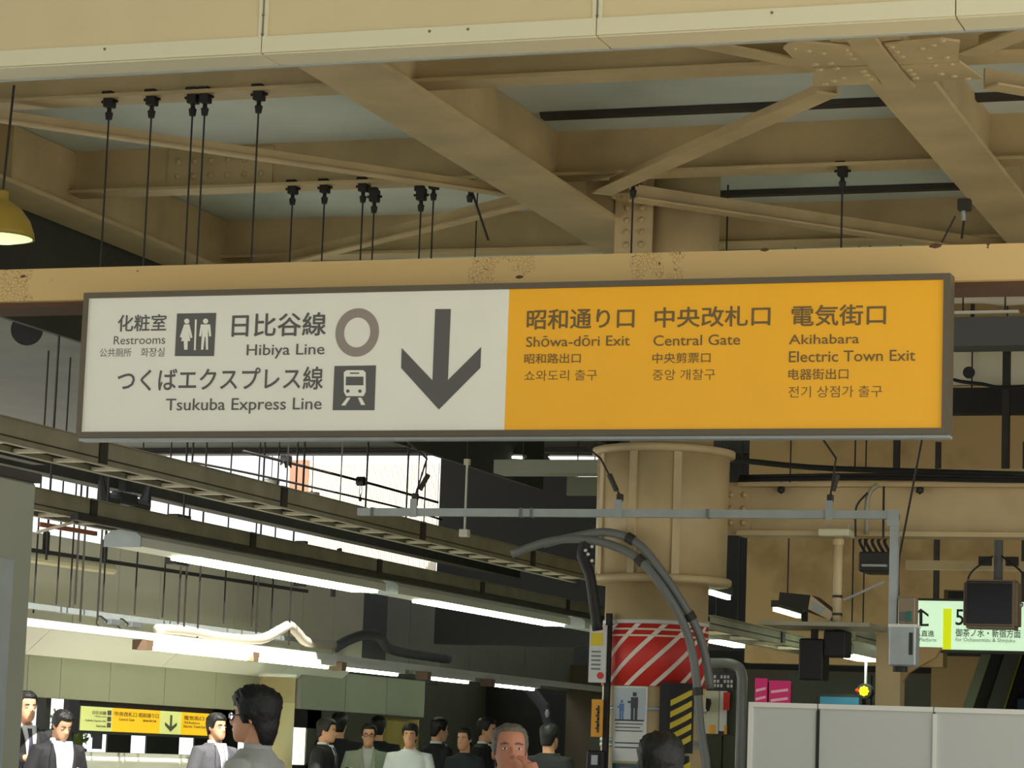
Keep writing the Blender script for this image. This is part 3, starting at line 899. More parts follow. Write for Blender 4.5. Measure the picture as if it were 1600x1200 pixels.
for d in (-1, 0, 1):
    mk('jaw', tube(B(), [(ix, iy + d * 0.06, iz), (ix, iy + d * 0.13, iz - 0.06 - 0.02 * (d == 0))], [0.03, 0.008], 6), M['black'], ins)

# globe lamps against the sky
def globe(label, c, r):
    t = thing('globe_lamp', label, 'lamp', c)
    mk('bowl', lathe(B(), c, [(0.0, -r), (r * .55, -r * .84), (r * .9, -r * .45), (r, 0), (r * .96, 0.02), (r * .85, -r * .4), (r * .5, -r * .76), (0, -r * .9)]), mat('globe_white', (238, 236, 228), 0.35), t, True)
    mk('holder', tube(B(), [(c[0], c[1], c[2] - r * .3), (c[0], c[1], c[2] + r * .4)], [r * .3, r * .12], 10), mat('brass_holder', (170, 130, 60), 0.4, 0.6), t)
    mk('stem', tube(B(), [(c[0], c[1], c[2] + r * .4), (c[0], c[1], 6.31)], 0.006, 6), M['rope'], t)
    return t
globe('white globe lamp against the sky, left one of two', (-13.9, 30.976, 4.716), 0.105)
globe('white globe lamp against the sky, right one of two', (-13.9, 32.227, 4.685), 0.105)

# thin vertical wires across the bright opening
VW = [((-11.0, 24.879, 3.939), 4.465), ((-7.35, 16.892, 3.169), 3.513), ((-11.0, 26.239, 3.976), 4.624), ((-7.35, 17.995, 3.177), 3.642), ((-7.35, 18.775, 3.158), 3.732), ((-11.0, 28.424, 4.186), 4.882), ((-11.0, 28.647, 3.953), 4.905)]
VL = ['leftmost thin vertical wire crossing the bright opening', 'vertical wire beside the brown post in the bright opening', 'vertical wire right of the brown post in the bright opening', 'vertical wire right of the black pulley',
      'vertical wire near the right end of the bright opening', 'paired vertical wire left of the right end of the bright opening', 'paired vertical wire at the right end of the bright opening']
for (p, zt), l in zip(VW, VL):
    tag(mk('drop_wire', tube(B(), [p, (p[0], p[1], 4.95 if p[0] < -10 else 4.1)], 0.008, 6), M['rope']), l, 'wire')

# corrugated translucent sheet wall and post across the track, far end
cs = thing('sheet_screen', 'bright white corrugated sheet screen beyond the track opening', 'screen', (-17, 40, 0))
bm = B()
n = 120
x0, x1 = -18.16, -15.89
v0 = []
for k in range(n + 1):
    x = x0 + (x1 - x0) * k / n
    y = 42 + (0.03 if k % 2 else -0.03)
    v0.append((bm.verts.new((x, y, 0.0)), bm.verts.new((x, y, 6.2)), bm.verts.new((x, y + 0.02, 0.0)), bm.verts.new((x, y + 0.02, 6.2))))
for a, b in zip(v0[:-1], v0[1:]):
    bm.faces.new((a[0], b[0], b[1], a[1])); bm.faces.new((a[2], a[3], b[3], b[2]))
    bm.faces.new((a[1], b[1], b[3], a[3])); bm.faces.new((a[0], a[2], b[2], b[0]))
mk('sheet', bm, M['white_wall'], cs)
mk('post', box(B(), x0 - 0.32, x0, 41.9, 42.1, 5.45, 6.2), mat('brown_post', (150, 112, 88), 0.7), cs)
struct(mk('wall_back_unlit', box(B(), -11.34, -5.0, 30, 30.2, 2.75, 5.4), M['black']))  # near-black colour stands in for the darkness of an unlit interior

# ================================================================ FLUORESCENT FITTINGS
def fitting(label, x, y0, y1, z, w=0.2, cap=0.55, glow=True, top=None):
    t = thing('fluorescent_fitting', label, 'light', (x, y0, z))
    prof = [(x - w / 2, z), (x + w / 2, z), (x + w / 2, z + 0.06), (x + w * .3, z + 0.10), (x - w * .3, z + 0.10), (x - w / 2, z + 0.06)]
    mk('housing', prism(B(), prof, 'Y', y0, y1), M['white_enamel'], t)
    g0, g1 = (y0 + cap, y1 - 0.12) if glow else (y0, y0 + 0.2)
    mk('tube', box(B(), x - w * .42, x + w * .42, g0, g1, z - 0.02, z - 0.001), M['lamp_glow'], t)
    mk('end_plate', prism(B(), [(x - w / 2 - .006, z - .006), (x + w / 2 + .006, z - .006), (x + w / 2 + .006, z + 0.065), (x + w * .3, z + 0.106), (x - w * .3, z + 0.106), (x - w / 2 - .006, z + 0.065)], 'Y', y0 - 0.012, y0), M['galv'], t)
    if top:
        hang(t, [(x, y0 + .3, z + .1), (x, y1 - .3, z + .1)], top)
        return t
    mk('hanger', box(B(), x - 0.015, x + 0.015, y0 + 0.5, y0 + 0.56, z + 0.10, z + 0.13), M['dark_steel'], t)
    mk('hanger', box(B(), x - 0.015, x + 0.015, y1 - 0.5, y1 - 0.44, z + 0.10, z + 0.13), M['dark_steel'], t)
    return t


fitting('nearest glowing fluorescent fitting under the lower cable ladder, left', -8.5, 16.6, 21.0, 2.79, 0.26, 0.95)
fitting('second glowing fluorescent fitting under the lower cable ladder', -8.5, 21.3, 25.9, 2.79, 0.24, 0.9)
fitting('third fluorescent fitting, only its end seen left of the column', -8.5, 26.4, 30.2, 2.79, 0.22, 3.2)
fitting('fluorescent fitting glowing right of the column above the pink posters', -6.619, 24.473, 25.865, 2.62, 0.2, 0.3, top=5.4)
fitting('fluorescent fitting glowing beside the tan post at right', -4.242, 19.306, 20.282, 2.3, 0.15, 0.05, top=5.4)

# sunlit row over the far side: a white trunking with lamps under it
RX = -11.75
tk = thing('light_trunking', 'long white trunking above the far lamps, sunlit at its left half', 'trunking', (RX, 20, 2.45))
for a, b in ((19.0, 22.6), (22.6, 26.2), (26.2, 29.8), (29.8, 33.4), (33.4, 37.0), (37.0, 39.8)):
    mk('trunking_length', box(B(), RX - 0.05, RX + 0.05, a + 0.006, b - 0.006, 2.455, 2.525), M['white_enamel'], tk)
labs = ['first sunlit lamp under the white trunking, starting at a brown cap', 'second sunlit lamp under the white trunking', 'third lamp under the white trunking, in shade, glowing', 'fourth lamp under the white trunking, far back', 'fifth lamp under the white trunking, farthest seen']
ys = [(23.473, 25.821), (25.867, 27.909), (28.176, 29.956), (30.782, 32.331), (33.035, 34.848)]
for k, ((a, b), l) in enumerate(zip(ys, labs)):
    t = thing('batten_lamp', l, 'light', (RX + 0.02, a, 2.38))
    mk('batten', box(B(), RX - 0.05, RX + 0.09, a, b, 2.40, 2.452), M['white_enamel'], t)
    mk('tube', tube(B(), [(RX + 0.02, a + 0.08, 2.383), (RX + 0.02, b - 0.08, 2.383)], 0.018, 8), M['lamp_glow'], t)
    mk('end_cap', box(B(), RX - 0.05, RX + 0.1, a - 0.13, a, 2.36, 2.45), mat('brown_cap', (128, 104, 84), 0.6), t)
tag(mk('cable_rail', box(B(), -12.12, -12.04, 18, 27.79, 2.64, 2.69), M['galv']), 'thin grey rail above the sunlit trunking', 'rail')

# corrugated hoses on the trunking
def hose(label, pts, r, m):
    P = curve_pts(pts, 60)
    rr = [r * (1.0 + 0.07 * (k % 2)) for k in range(len(P))]
    return tag(mk('flexible_hose', tube(B(), P, rr, 10), M[m], None, True), label, 'hose')
hose('pale corrugated hose looped over the sunlit trunking', [(-11.78, 23.807, 2.572), (-11.78, 24.414, 2.587), (-11.78, 25.215, 2.567), (-11.78, 26.136, 2.595), (-11.78, 26.654, 2.721), (-11.78, 26.88, 2.773), (-11.78, 27.088, 2.717), (-11.78, 27.371, 2.631), (-11.78, 28.092, 2.633)], 0.05, 'hose')
hose('dark corrugated hose humped over the shaded trunking', [(-11.78, 28.149, 2.608), (-11.78, 28.521, 2.71), (-11.78, 28.981, 2.79), (-11.78, 29.405, 2.791), (-11.78, 29.692, 2.682), (-11.78, 30.219, 2.648), (-11.78, 31.669, 2.639)], 0.055, 'dark_hose')
for px, py, l in ((175, 972, 'small dark junction box on the trunking, left one'), (208, 976, 'small dark junction box on the trunking, right one')):
    p = {175: (-11.75, 22.818, 2.583), 208: (-11.75, 23.241, 2.583)}[px]
    t = thing('junction_box', l, 'box', p)
    mk('box', bevel(box(B(), p[0] - 0.04, p[0] + 0.04, p[1] - 0.1, p[1] + 0.1, p[2] - 0.03, p[2] + 0.03), 0.008), M['dark_hose'], t)
    mk('cable_loop', tube(B(), curve_pts([(p[0], p[1] - 0.1, p[2]), (p[0], p[1] - 0.25, p[2] + 0.04), (p[0], p[1] - 0.3, p[2] - 0.03), (p[0], p[1] - 0.15, p[2] - 0.08)], 9), 0.008, 6), M['black'], t)

# pipe along the upper wall and its hangers
pw = thing('wall_pipe', 'off-white pipe with a dark rail along the far wall top left', 'pipe', (-12.5, 20, 3.1))
mk('pipe', tube(B(), [(-12.4, 22.329, 3.13), (-12.4, 24.034, 3.142)], 0.05, 10), mat('pipe_cream', (206, 196, 156), 0.5), pw)
mk('rail', bar(B(), (-12.4, 22.321, 3.199), (-12.4, 28.747, 3.25), 0.03, 0.035), M['dark_steel'], pw)
for px, py in ((71, 850), (162, 862)):
    p = {71: (-12.4, 22.693, 3.188), 162: (-12.4, 23.84, 3.213)}[px]
    mk('bracket', box(B(), p[0] - 0.02, p[0] + 0.02, p[1] - 0.03, p[1] + 0.03, p[2] - 0.02, p[2] + 0.2), M['black'], pw)

# hanger rods of the far trunking and rail
FR = [(-12.1, 21.986, 2.608), (-12.1, 22.399, 2.708), (-12.1, 22.649, 2.648), (-11.75, 22.091, 2.694), (-11.75, 22.205, 2.548), (-11.75, 22.531, 2.578), (-12.1, 23.293, 2.704), (-12.1, 23.948, 2.713), (-12.1, 24.551, 2.718), (-11.75, 24.177, 2.642), (-11.75, 24.309, 2.588), (-11.75, 24.614, 2.53), (-12.1, 25.945, 2.735), (-12.1, 26.638, 2.74), (-11.75, 25.984, 2.646), (-12.1, 27.13, 2.734), (-11.75, 26.818, 2.571)]
NTH = 'first second third fourth fifth sixth seventh eighth ninth tenth eleventh twelfth thirteenth fourteenth fifteenth sixteenth last'.split()
for k, (x, y, z) in enumerate(FR):
    tag(mk('suspension_rod', tube(B(), [(x, y, z - 0.0), (x, y, 4.96)], 0.011 if x > -12 else 0.009, 6), M['rope']),
        'thin rod over the sunlit far trunking, ' + NTH[k] + ' of seventeen from the left', 'rod', 'rods over the far trunking')
DR = [(-9.1, 16.668, 2.697), (-9.1, 17.507, 2.74), (-9.1, 18.725, 2.833)]
for p, l in zip(DR, ('thick dark rod behind the nearest fluorescent fitting, left of three', 'thick dark rod behind the nearest fluorescent fitting, middle of three', 'thick dark rod behind the nearest fluorescent fitting, right of three')):
    tag(mk('suspension_rod', tube(B(), [p, (p[0], p[1], 4.3)], 0.009, 6), M['rope']), l, 'rod')
br = thing('rusty_brace', 'thin rusty brace between the ladders at the far left', 'brace', (-8.9, 16.214, 2.894))
mk('bar', bar(B(), (-8.9, 16.187, 2.896), (-8.9, 16.978, 2.902), 0.02, 0.03), mat('rusty_bar', (150, 88, 60), 0.7), br)
mk('cross_bar', bar(B(), (-8.9, 16.151, 2.839), (-8.7, 16.276, 2.918), 0.02, 0.02), M['rung'], br)

# ================================================================ COLUMN
CX, CY = -4.97, 17.2
cl = thing('steel_column', 'tan round steel column with ribbed collar in the middle of the platform', 'column', (CX, CY, 0))
mk('shaft', lathe(B(), (CX - 0.02, CY, 0), [(0.33, 0.0), (0.33, 2.64)], 40), M['steel'], cl, True)
mk('collar', lathe(B(), (CX, CY, 0), [(0.42, 2.66), (0.425, 3.44)], 40), M['steel'], cl, True)
mk('collar_ring', lathe(B(), (CX, CY, 0), [(0.44, 2.62), (0.455, 2.63), (0.455, 2.66), (0.44, 2.67)], 40), M['steel'], cl, True)
mk('collar_ring', lathe(B(), (CX, CY, 0), [(0.44, 3.44), (0.46, 3.45), (0.46, 3.485), (0.44, 3.49)], 40), M['steel'], cl, True)
mk('head', lathe(B(), (CX + 0.05, CY, 0), [(0.27, 3.49), (0.27, 5.3)], 32), M['steel'], cl, True)
for a in (-100, -62, -138):
    s, c = math.sin(math.radians(a)), math.cos(math.radians(a))
    mk('rib', bar(B(), (CX + 0.425 * c, CY + 0.425 * s, 2.67), (CX + 0.425 * c, CY + 0.425 * s, 3.44), 0.05, 0.02, (c, s, 0)), M['steel'], cl)
# striped wrap: red cylinder band and leaning pale stripes
wrap = mk('striped_wrap', lathe(B(), (CX - 0.02, CY, 0), [(0.334, 1.97), (0.336, 1.97), (0.336, 2.36), (0.334, 2.36)], 48), M['red'], cl, True)
def wrap_strip(z0, z1, a0, a1, w, r):
    """pale band winding on the column from angle a0 (deg) at z0 to a1 at z1"""
    bm = B(); n = 14; L = []
    for k in range(n + 1):
        t = k / n
        a = math.radians(a0 + (a1 - a0) * t); z = z0 + (z1 - z0) * t
        row = []
        for da in (-w / 2, w / 2):
            aa = a + math.radians(da)
            for rr in (r - 0.001, r + 0.0015):
                row.append(bm.verts.new((CX - 0.02 + rr * math.cos(aa), CY + rr * math.sin(aa), z)))
        L.append(row)
    for p, q in zip(L[:-1], L[1:]):
        for i, j in ((0, 1), (1, 3), (3, 2), (2, 0)):
            bm.faces.new((p[i], p[j], q[j], q[i]))
    return bm
for k in range(11):
    a = -250 + 29 * k
    mk('pale_stripe', wrap_strip(1.972, 2.358, a, a + 70, 6.5, 0.337), M['stripe_white'], wrap)
for z in (2.285, 2.325):
    mk('wrap_band', lathe(B(), (CX - 0.02, CY, 0), [(0.337, z - 0.006), (0.341, z - 0.006), (0.341, z + 0.006), (0.337, z + 0.006)], 40), M['stripe_white'], wrap, True)
mk('torn_top', lathe(B(), (CX - 0.02, CY, 0), [(0.335, 2.36), (0.34, 2.36), (0.339, 2.385), (0.335, 2.385)], 40), M['paper'], wrap, True)
for z in (1.83, 1.63, 1.60, 1.3):
    mk('steel_band', lathe(B(), (CX - 0.02, CY, 0), [(0.331, z - 0.012), (0.336, z - 0.012), (0.336, z + 0.012), (0.331, z + 0.012)], 40), M['galv'], cl, True)

# curved posters on the column
def on_col(bm, a0, a1, z0, z1, r, n=8, th=0.004):
    L = []
    for k in range(n + 1):
        a = math.radians(a0 + (a1 - a0) * k / n)
        L.append([bm.verts.new((CX - 0.02 + rr * math.cos(a), CY + rr * math.sin(a), z)) for rr in (r, r + th) for z in (z0, z1)])
    for p, q in zip(L[:-1], L[1:]):
        bm.faces.new((p[2], q[2], q[3], p[3])); bm.faces.new((p[0], p[1], q[1], q[0]))
        bm.faces.new((p[1], p[3], q[3], q[1])); bm.faces.new((p[0], q[0], q[2], p[2]))
    bm.faces.new((L[0][0], L[0][2], L[0][3], L[0][1])); bm.faces.new((L[-1][0], L[-1][1], L[-1][3], L[-1][2]))
    return bm
# angle on the column for a picture offset: facing direction towards the camera is about -74 deg
A0 = math.degrees(math.atan2(-CY, -CX + 0.02))
def ang(frac):
    return A0 + math.degrees(math.asin(max(-0.99, min(0.99, frac))))
po = thing('figure_poster', 'white poster with two dark and blue figures on the column', 'poster', (CX, CY - 0.34, 1.5))
a, b = ang(-0.74), ang(-0.12)
mk('sheet', on_col(B(), a, b, 1.50, 1.965, 0.338), M['paper'], po)
mk('picture', on_col(B(), a + 2, b - 2, 1.755, 1.955, 0.3425, th=0.001), mat('poster_grey', (176, 186, 190), 0.6), po)
mk('ground_line', on_col(B(), a + 3, b - 3, 1.748, 1.758, 0.344, th=0.001), M['paper_ink'], po)
def fig(am, zb, h, w, m, nm):
    bm = B()
    on_col(bm, am - w * .5, am + w * .5, zb + h * .42, zb + h * .82, 0.344, 3, 0.001)
    on_col(bm, am - w * .45, am - w * .08, zb, zb + h * .42, 0.344, 2, 0.001)
    on_col(bm, am + w * .08, am + w * .45, zb, zb + h * .42, 0.344, 2, 0.001)
    on_col(bm, am - w * .25, am + w * .25, zb + h * .85, zb + h, 0.344, 3, 0.001)
    on_col(bm, am - w * .95, am - w * .5, zb + h * .6, zb + h * .68, 0.344, 2, 0.001)
    mk(nm, bm, m, po)
fig(a + 27, 1.758, 0.17, 8, M['paper_ink'], 'adult_figure')
fig(a + 12, 1.758, 0.12, 6, M['poster_blue'], 'child_figure')
bm = B()
for k in range(5):
    on_col(bm, a + 4, b - 4 - 3 * (k % 2), 1.58 + 0.028 * k if k < 2 else 1.64 + 0.022 * k, 1.588 + 0.028 * k if k < 2 else 1.646 + 0.022 * k, 0.344, 4, 0.001)
mk('text_lines', bm, M['paper_ink'], po)
po2 = thing('round_emblem_poster', 'dark poster with a red disc below the figure poster', 'poster', (CX, CY - 0.34, 1.2))
mk('sheet', on_col(B(), a + 1, b + 3, 1.1, 1.485, 0.338), mat('poster_teal', (58, 84, 92), 0.6), po2)
mk('red_disc', on_col(B(), a + 12, a + 24, 1.36, 1.46, 0.3425, th=0.001), M['red'], po2)
hz = thing('hazard_board', 'black board with yellow slanting bars on the column', 'board', (CX + 0.2, CY - 0.4, 1.5))
a, b = ang(0.1), ang(0.66)
mk('board', on_col(B(), a, b, 1.56, 1.995, 0.36, 4, 0.02), M['black'], hz)
def bars(parent, z0, z1, n):
    dz = (z1 - z0) / n
    for k in range(n):
        bm = B(); am, bmx = a + 10, b - 3
        L = []
        for j in range(7):
            t = j / 6
            aa = math.radians(am + (bmx - am) * t)
            zz = z0 + dz * k - 0.035 + t * 0.075
            L.append([bm.verts.new((CX - 0.02 + rr * math.cos(aa), CY + rr * math.sin(aa), min(z1, max(z0, zz + h)))) for rr in (0.381, 0.383) for h in (0, dz * .52)])
        for p, q in zip(L[:-1], L[1:]):
            bm.faces.new((p[0], q[0], q[1], p[1])); bm.faces.new((p[2], p[3], q[3], q[2]))
        mk('yellow_bar', bm, M['hazard_yellow'], parent)
bars(hz, 1.60, 1.955, 5)
hz2 = thing('hazard_board', 'second black board with yellow bars, lower on the column at the picture foot', 'board', (CX + 0.2, CY - 0.4, 1.1))
mk('board', on_col(B(), a, b - 4, 1.15, 1.545, 0.36, 4, 0.02), M['black'], hz2)
bars(hz2, 1.19, 1.51, 4)

# conduits bending down the column
def conduit(label, pts, r=0.027):
    t = thing('conduit', label, 'conduit', pts[-1])
    P = curve_pts(pts, 36)
    mk('tube', tube(B(), P, r, 12), M['conduit'], t, True)
    for k in (len(P) // 3, 2 * len(P) // 3):
        d = (P[k + 1] - P[k]).normalized()
        mk('coupling', tube(B(), [P[k] - d * 0.025, P[k] + d * 0.025], r * 1.25, 12), M['dark_steel'], t)
    return t
c1 = [(-5.793, 16.66, 2.769), (-5.583, 16.66, 2.844), (-5.372, 16.66, 2.87), (-5.161, 16.66, 2.84), (-4.95, 16.66, 2.742), (-4.784, 16.68, 2.547), (-4.68, 16.74, 2.354), (-4.629, 16.78, 2.179), (-4.59, 16.78, 1.943), (-4.568, 16.8, 1.709), (-4.519, 16.8, 1.417)]
c2 = [(-5.596, 16.7, 2.839), (-5.379, 16.68, 2.888), (-5.163, 16.66, 2.912), (-4.974, 16.66, 2.849), (-4.83, 16.68, 2.693), (-4.697, 16.74, 2.492), (-4.606, 16.8, 2.319), (-4.558, 16.84, 2.144), (-4.53, 16.86, 1.964)]
conduit('grey conduit arching over and down the column front to the floor', c1 + [(c1[-1][0], 16.8, 0.9), (c1[-1][0], 16.82, 0.0)])
conduit('shorter grey conduit arching behind the first, ending at the notice board', c2)
# small signs and post beside the column
pp = thing('dark_post', 'thin dark post with plates at the left side of the column', 'post', (-5.211, 16.9, 0))
px = -5.211
mk('pole', box(B(), px - 0.016, px + 0.016, 16.88, 16.92, 0, 2.42), M['black'], pp)
f = (-5.3221, -5.2117, 1.9828, 2.3424)
mk('white_plate', box(B(), f[0], f[1], 16.85, 16.87, f[2], f[3]), M['paper'], pp)
u = f[1] - f[0]; h = f[3] - f[2]
mk('plate_picture', box(B(), f[0] + .1 * u, f[0] + .8 * u, 16.846, 16.85, f[2] + .64 * h, f[2] + .86 * h), M['hazard_yellow'], pp)
mk('plate_heading', box(B(), f[0] + .2 * u, f[0] + .9 * u, 16.846, 16.85, f[2] + .9 * h, f[2] + .97 * h), M['pink_light'], pp)
bm = B()
for k in range(5):
    box(bm, f[0] + .15 * u, f[0] + .7 * u, 16.846, 16.85, f[2] + (.22 + .075 * k) * h, f[2] + (.25 + .075 * k) * h)
mk('plate_text', bm, M['conduit'], pp)
mk('plate_dot', prism(B(), disc(f[0] + .72 * u, f[2] + .12 * h, .022, .022, 16), 'Y', 16.846, 16.85), M['red'], pp)
f = (-5.2939, -5.2218, 1.644, 1.8774)
mk('orange_plate', box(B(), f[0], f[1], 16.85, 16.87, f[2], f[3]), M['orange'], pp)
bm = B()
for k in range(4):
    zz = f[2] + (.2 + .17 * k) * (f[3] - f[2])
    box(bm, f[0] + .03, f[1] - .03, 16.846, 16.85, zz, zz + 0.012)
    box(bm, f[0] + .04, f[0] + .052, 16.846, 16.85, zz - 0.02, zz + 0.03)
mk('plate_text', bm, M['paper_ink'], pp)
mk('dark_box', bevel(box(B(), f[0] - 0.02, f[1] + 0.02, 16.83, 16.9, 1.25, 1.56), 0.01), M['black'], pp)
mk('handle', box(B(), f[0] + 0.02, f[0] + 0.06, 16.81, 16.83, 1.47, 1.53), M['galv'], pp)
cb = thing('cable_bundle', 'black cable bundle hanging beside the column with bright plugs', 'cable', (-5.366, 17, 2.4))
mk('bundle', tube(B(), curve_pts([(-5.303, 16.68, 2.88), (-5.324, 16.68, 2.759), (-5.278, 16.68, 2.639), (-5.248, 16.68, 2.48), (-5.217, 16.68, 2.301)], 16), [0.045] * 5 + [0.035] * 12, 8), M['black'], cb, True)
for p in [(-5.294, 16.62, 2.795), (-5.253, 16.62, 2.819), (-5.276, 16.62, 2.771), (-5.25, 16.62, 2.731)]:
    mk('plug', ball(B(), p, 0.012, 1), M['white_enamel'], cb)

# notice board behind the conduits and the grey tube frame
nb = thing('notice_board', 'notice board of pale papers right behind the conduits', 'board', (-4.861, 18.3, 1.2))
f = (-4.9871, -4.7425, 1.6418, 2.1188)
mk('board', box(B(), f[0], f[1], 18.3, 18.33, f[2] + .05, f[3]), M['dark_wall'], nb)
u = f[1] - f[0]; h = f[3] - f[2]
mk('heading', box(B(), f[0] + .02, f[1] - .01, 18.295, 18.3, f[3] - .12, f[3] - 0.01), M['paper_ink'], nb)
bm = B()
for i in range(9):
    for j in range(3):
        if (i * 7 + j * 5) % 4:
            box(bm, f[0] + (.1 + .095 * i) * u, f[0] + (.16 + .095 * i) * u, 18.29, 18.295, f[3] - .045 - .03 * j, f[3] - .025 - .03 * j)
mk('heading_marks', bm, M['paper'], nb)
mk('pale_sheet', box(B(), f[0] + .02, f[0] + .55 * u, 18.29, 18.3, f[2] + .06, f[3] - .13), mat('sheet_buff', (196, 196, 168), 0.6), nb)
mk('pale_sheet', box(B(), f[0] + .57 * u, f[0] + .78 * u, 18.29, 18.3, f[2] + .08, f[3] - .13), M['paper'], nb)
mk('red_sheet', box(B(), f[0] + .68 * u, f[0] + .86 * u, 18.285, 18.29, f[2] + .22, f[2] + .34), M['red'], nb)
mk('orange_sheet', box(B(), f[0] + .3 * u, f[0] + .45 * u, 18.285, 18.29, f[2] + .06, f[2] + .12), M['orange'], nb)
mk('orange_sheet', box(B(), f[0] + .72 * u, f[0] + .8 * u, 18.285, 18.29, f[2] + .06, f[2] + .12), M['orange'], nb)
mk('dome_mirror', lathe(B(), (f[0] + .1 * u, 18.22, f[2] + .29), [(0.0, -0.1), (0.06, -0.08), (0.075, -0.03), (0.07, 0.0), (0, 0.01)], 16), M['black'], nb, True)
tf = thing('tube_frame', 'grey bent tube frame standing right of the notice board', 'frame', (-4.675, 18.2, 0))
mk('tube', tube(B(), curve_pts([(-4.895, 18.2, 2.171), (-4.762, 18.2, 2.17), (-4.695, 18.2, 2.141), (-4.672, 18.2, 2.074)], 12) + [(-4.675, 18.2, 0.0)], 0.035, 10), M['conduit'], tf, True)

# ================================================================ GALVANISED BAR UNDER THE SIGN
bx0, bz = -6.170, 2.879
bx1 = -2.996
gb = thing('hanging_bar', 'galvanised square bar hanging below the sign, turning down at its right end', 'bar', (bx1, 15, 2.1))
mk('bar', box(B(), bx0, bx1, 14.98, 15.02, bz - 0.022, bz + 0.022), M['galv'], gb)
mk('drop', box(B(), bx1 - 0.045, bx1, 14.978, 15.022, 2.201, bz - 0.0), M['galv'], gb)
mk('corner_plate', box(B(), bx1 - 0.06, bx1 + 0.004, 14.974, 14.98, bz - 0.06, bz + 0.026), M['galv'], gb)
for px in [-6.078, -5.167, -5.102, -4.068]:
    mk('clip', box(B(), px - 0.008, px + 0.008, 14.974, 15.026, bz - 0.026, bz + 0.026), M['conduit'], gb)
for k, px in enumerate([-5.819, -4.585, -3.379]):
    mk('strap', box(B(), px - 0.02, px + 0.02, 14.968, 14.98, bz - 0.03, bz + 0.075), M['galv'], gb)
    mk('swivel', bevel(box(B(), px - 0.016, px + 0.016, 14.98, 15.02, bz + 0.07, bz + 0.11), 0.004), M['dark_steel'], gb)
    d = (0.10, -0.09, 0.05)[k]
    mk('stay', tube(B(), [(px, 15, bz + 0.1), (px + d, 14.9, bz + 0.30), (px + 2.4 * d, 11.95, 3.66)], 0.006, 6), M['rope'], gb)
    mk('turnbuckle', tube(B(), [(px + d * .25, 15, bz + 0.13), (px + d * .75, 15, bz + 0.22)], 0.016, 8), M['dark_steel'], gb)
# boxes on its lower end
eb = thing('equipment_box', 'pale grey equipment box with a darker upper unit at the foot of the hanging bar', 'box', (bx1, 15, 2.0))
f = (-3.0265, -2.8809, 2.0593, 2.2785)
mk('case', bevel(box(B(), f[0], f[1], 14.93, 15.05, f[2], f[3]), 0.008), M['galv'], eb)
mk('case_lid', bevel(box(B(), f[0] - .004, f[1] + .004, 14.925, 15.055, f[3] - 0.012, f[3] + 0.006), 0.003), M['white_enamel'], eb)
mk('label_strip', box(B(), f[1] - 0.035, f[1] - 0.015, 14.926, 14.93, f[2] + 0.06, f[3] - 0.04), M['dark_steel'], eb)
mk('socket', tube(B(), [((f[0] + f[1]) / 2 - 0.02, 14.99, f[2]), ((f[0] + f[1]) / 2 - 0.02, 14.99, f[2] - 0.03)], 0.04, 12), M['black'], eb)
f = (-2.9802, -2.8888, 2.2841, 2.4303)
mk('control_unit', bevel(box(B(), f[0], f[1], 14.94, 15.04, f[2], f[3]), 0.006), M['bezel'], eb)
mk('green_label', box(B(), f[0] + 0.047, f[1] - 0.018, 14.936, 14.94, f[2] + 0.015, f[2] + 0.07), mat('label_green', (40, 110, 96), 0.5), eb)
mk('dark_label', box(B(), f[0] + 0.008, f[0] + 0.04, 14.936, 14.94, f[2] + 0.015, f[2] + 0.065), M['dark_hose'], eb)
tag(mk('thin_cable', tube(B(), [(-2.172, 11.97, 3.632), (-3.031, 15.2, 2.667), (-3.003, 15.06, 2.447)], 0.006, 6), M['rope']), 'thin slanting cable from behind the sign to the equipment box', 'cable')

# ================================================================ RIGHT SIDE: LOW GIRDER, WALL, PIPES
lg = thing('cross_girder', 'low tan cross girder bolted to the right side of the column', 'girder', (-2, 17.4, 2.95))
mk('web', box(B(), -4.56, 3.0, 17.38, 17.4, 2.985, 3.27), M['steel'], lg)
mk('bottom_flange', box(B(), -4.5, 3.0, 17.28, 17.5, 2.955, 2.985), M['steel'], lg)
mk('top_flange', box(B(), -4.5, 3.0, 17.3, 17.5, 3.27, 3.295), M['steel'], lg)
mk('end_plate', box(B(), -4.6, -4.43, 17.36, 17.38, 2.96, 3.3), M['steel'], lg)
for i in (0, 1):
    for j in (0, 1, 2):
        rivet(lg, (-4.56 + 0.085 * i, 17.358, 3.04 + 0.09 * j), 'Y')
ub = thing('rail_beam', 'brown beam with a lit lip above the low tan girder', 'beam', (-2, 19.5, 3.5))
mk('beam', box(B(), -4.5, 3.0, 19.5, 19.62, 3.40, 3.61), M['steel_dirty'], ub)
mk('lip', box(B(), -4.5, 3.0, 19.44, 19.5, 3.595, 3.615), M['steel'], ub)
for k, (z, r, l) in enumerate(((3.335, 0.014, 'thick dark cable on top of the low tan girder'), (3.315, 0.009, 'thin dark cable along the front of the low tan girder'), (3.30, 0.007, 'thinnest cable along the top edge of the low tan girder'))):
    tag(mk('cable', tube(B(), curve_pts([(-4.5, 17.34 - 0.03 * k, z), (-3.6, 17.33 - 0.03 * k, z + 0.01), (-2.6, 17.33 - 0.03 * k, z - 0.005), (-1.2, 17.34 - 0.03 * k, z + 0.005), (2.5, 17.34 - 0.03 * k, z)], 24), r, 6), M['black'], None, True), l, 'cable')
tag(mk('cable', tube(B(), curve_pts([(-4.903, 18.6, 3.587), (-4.721, 18.6, 3.57), (-4.451, 18.6, 3.543), (-4.183, 18.6, 3.525), (-3.654, 18.6, 3.508), (-2.795, 18.6, 3.483)], 20), 0.02, 8), M['black'], None, True), 'heavy dark cable swinging from the column collar to the right', 'cable')
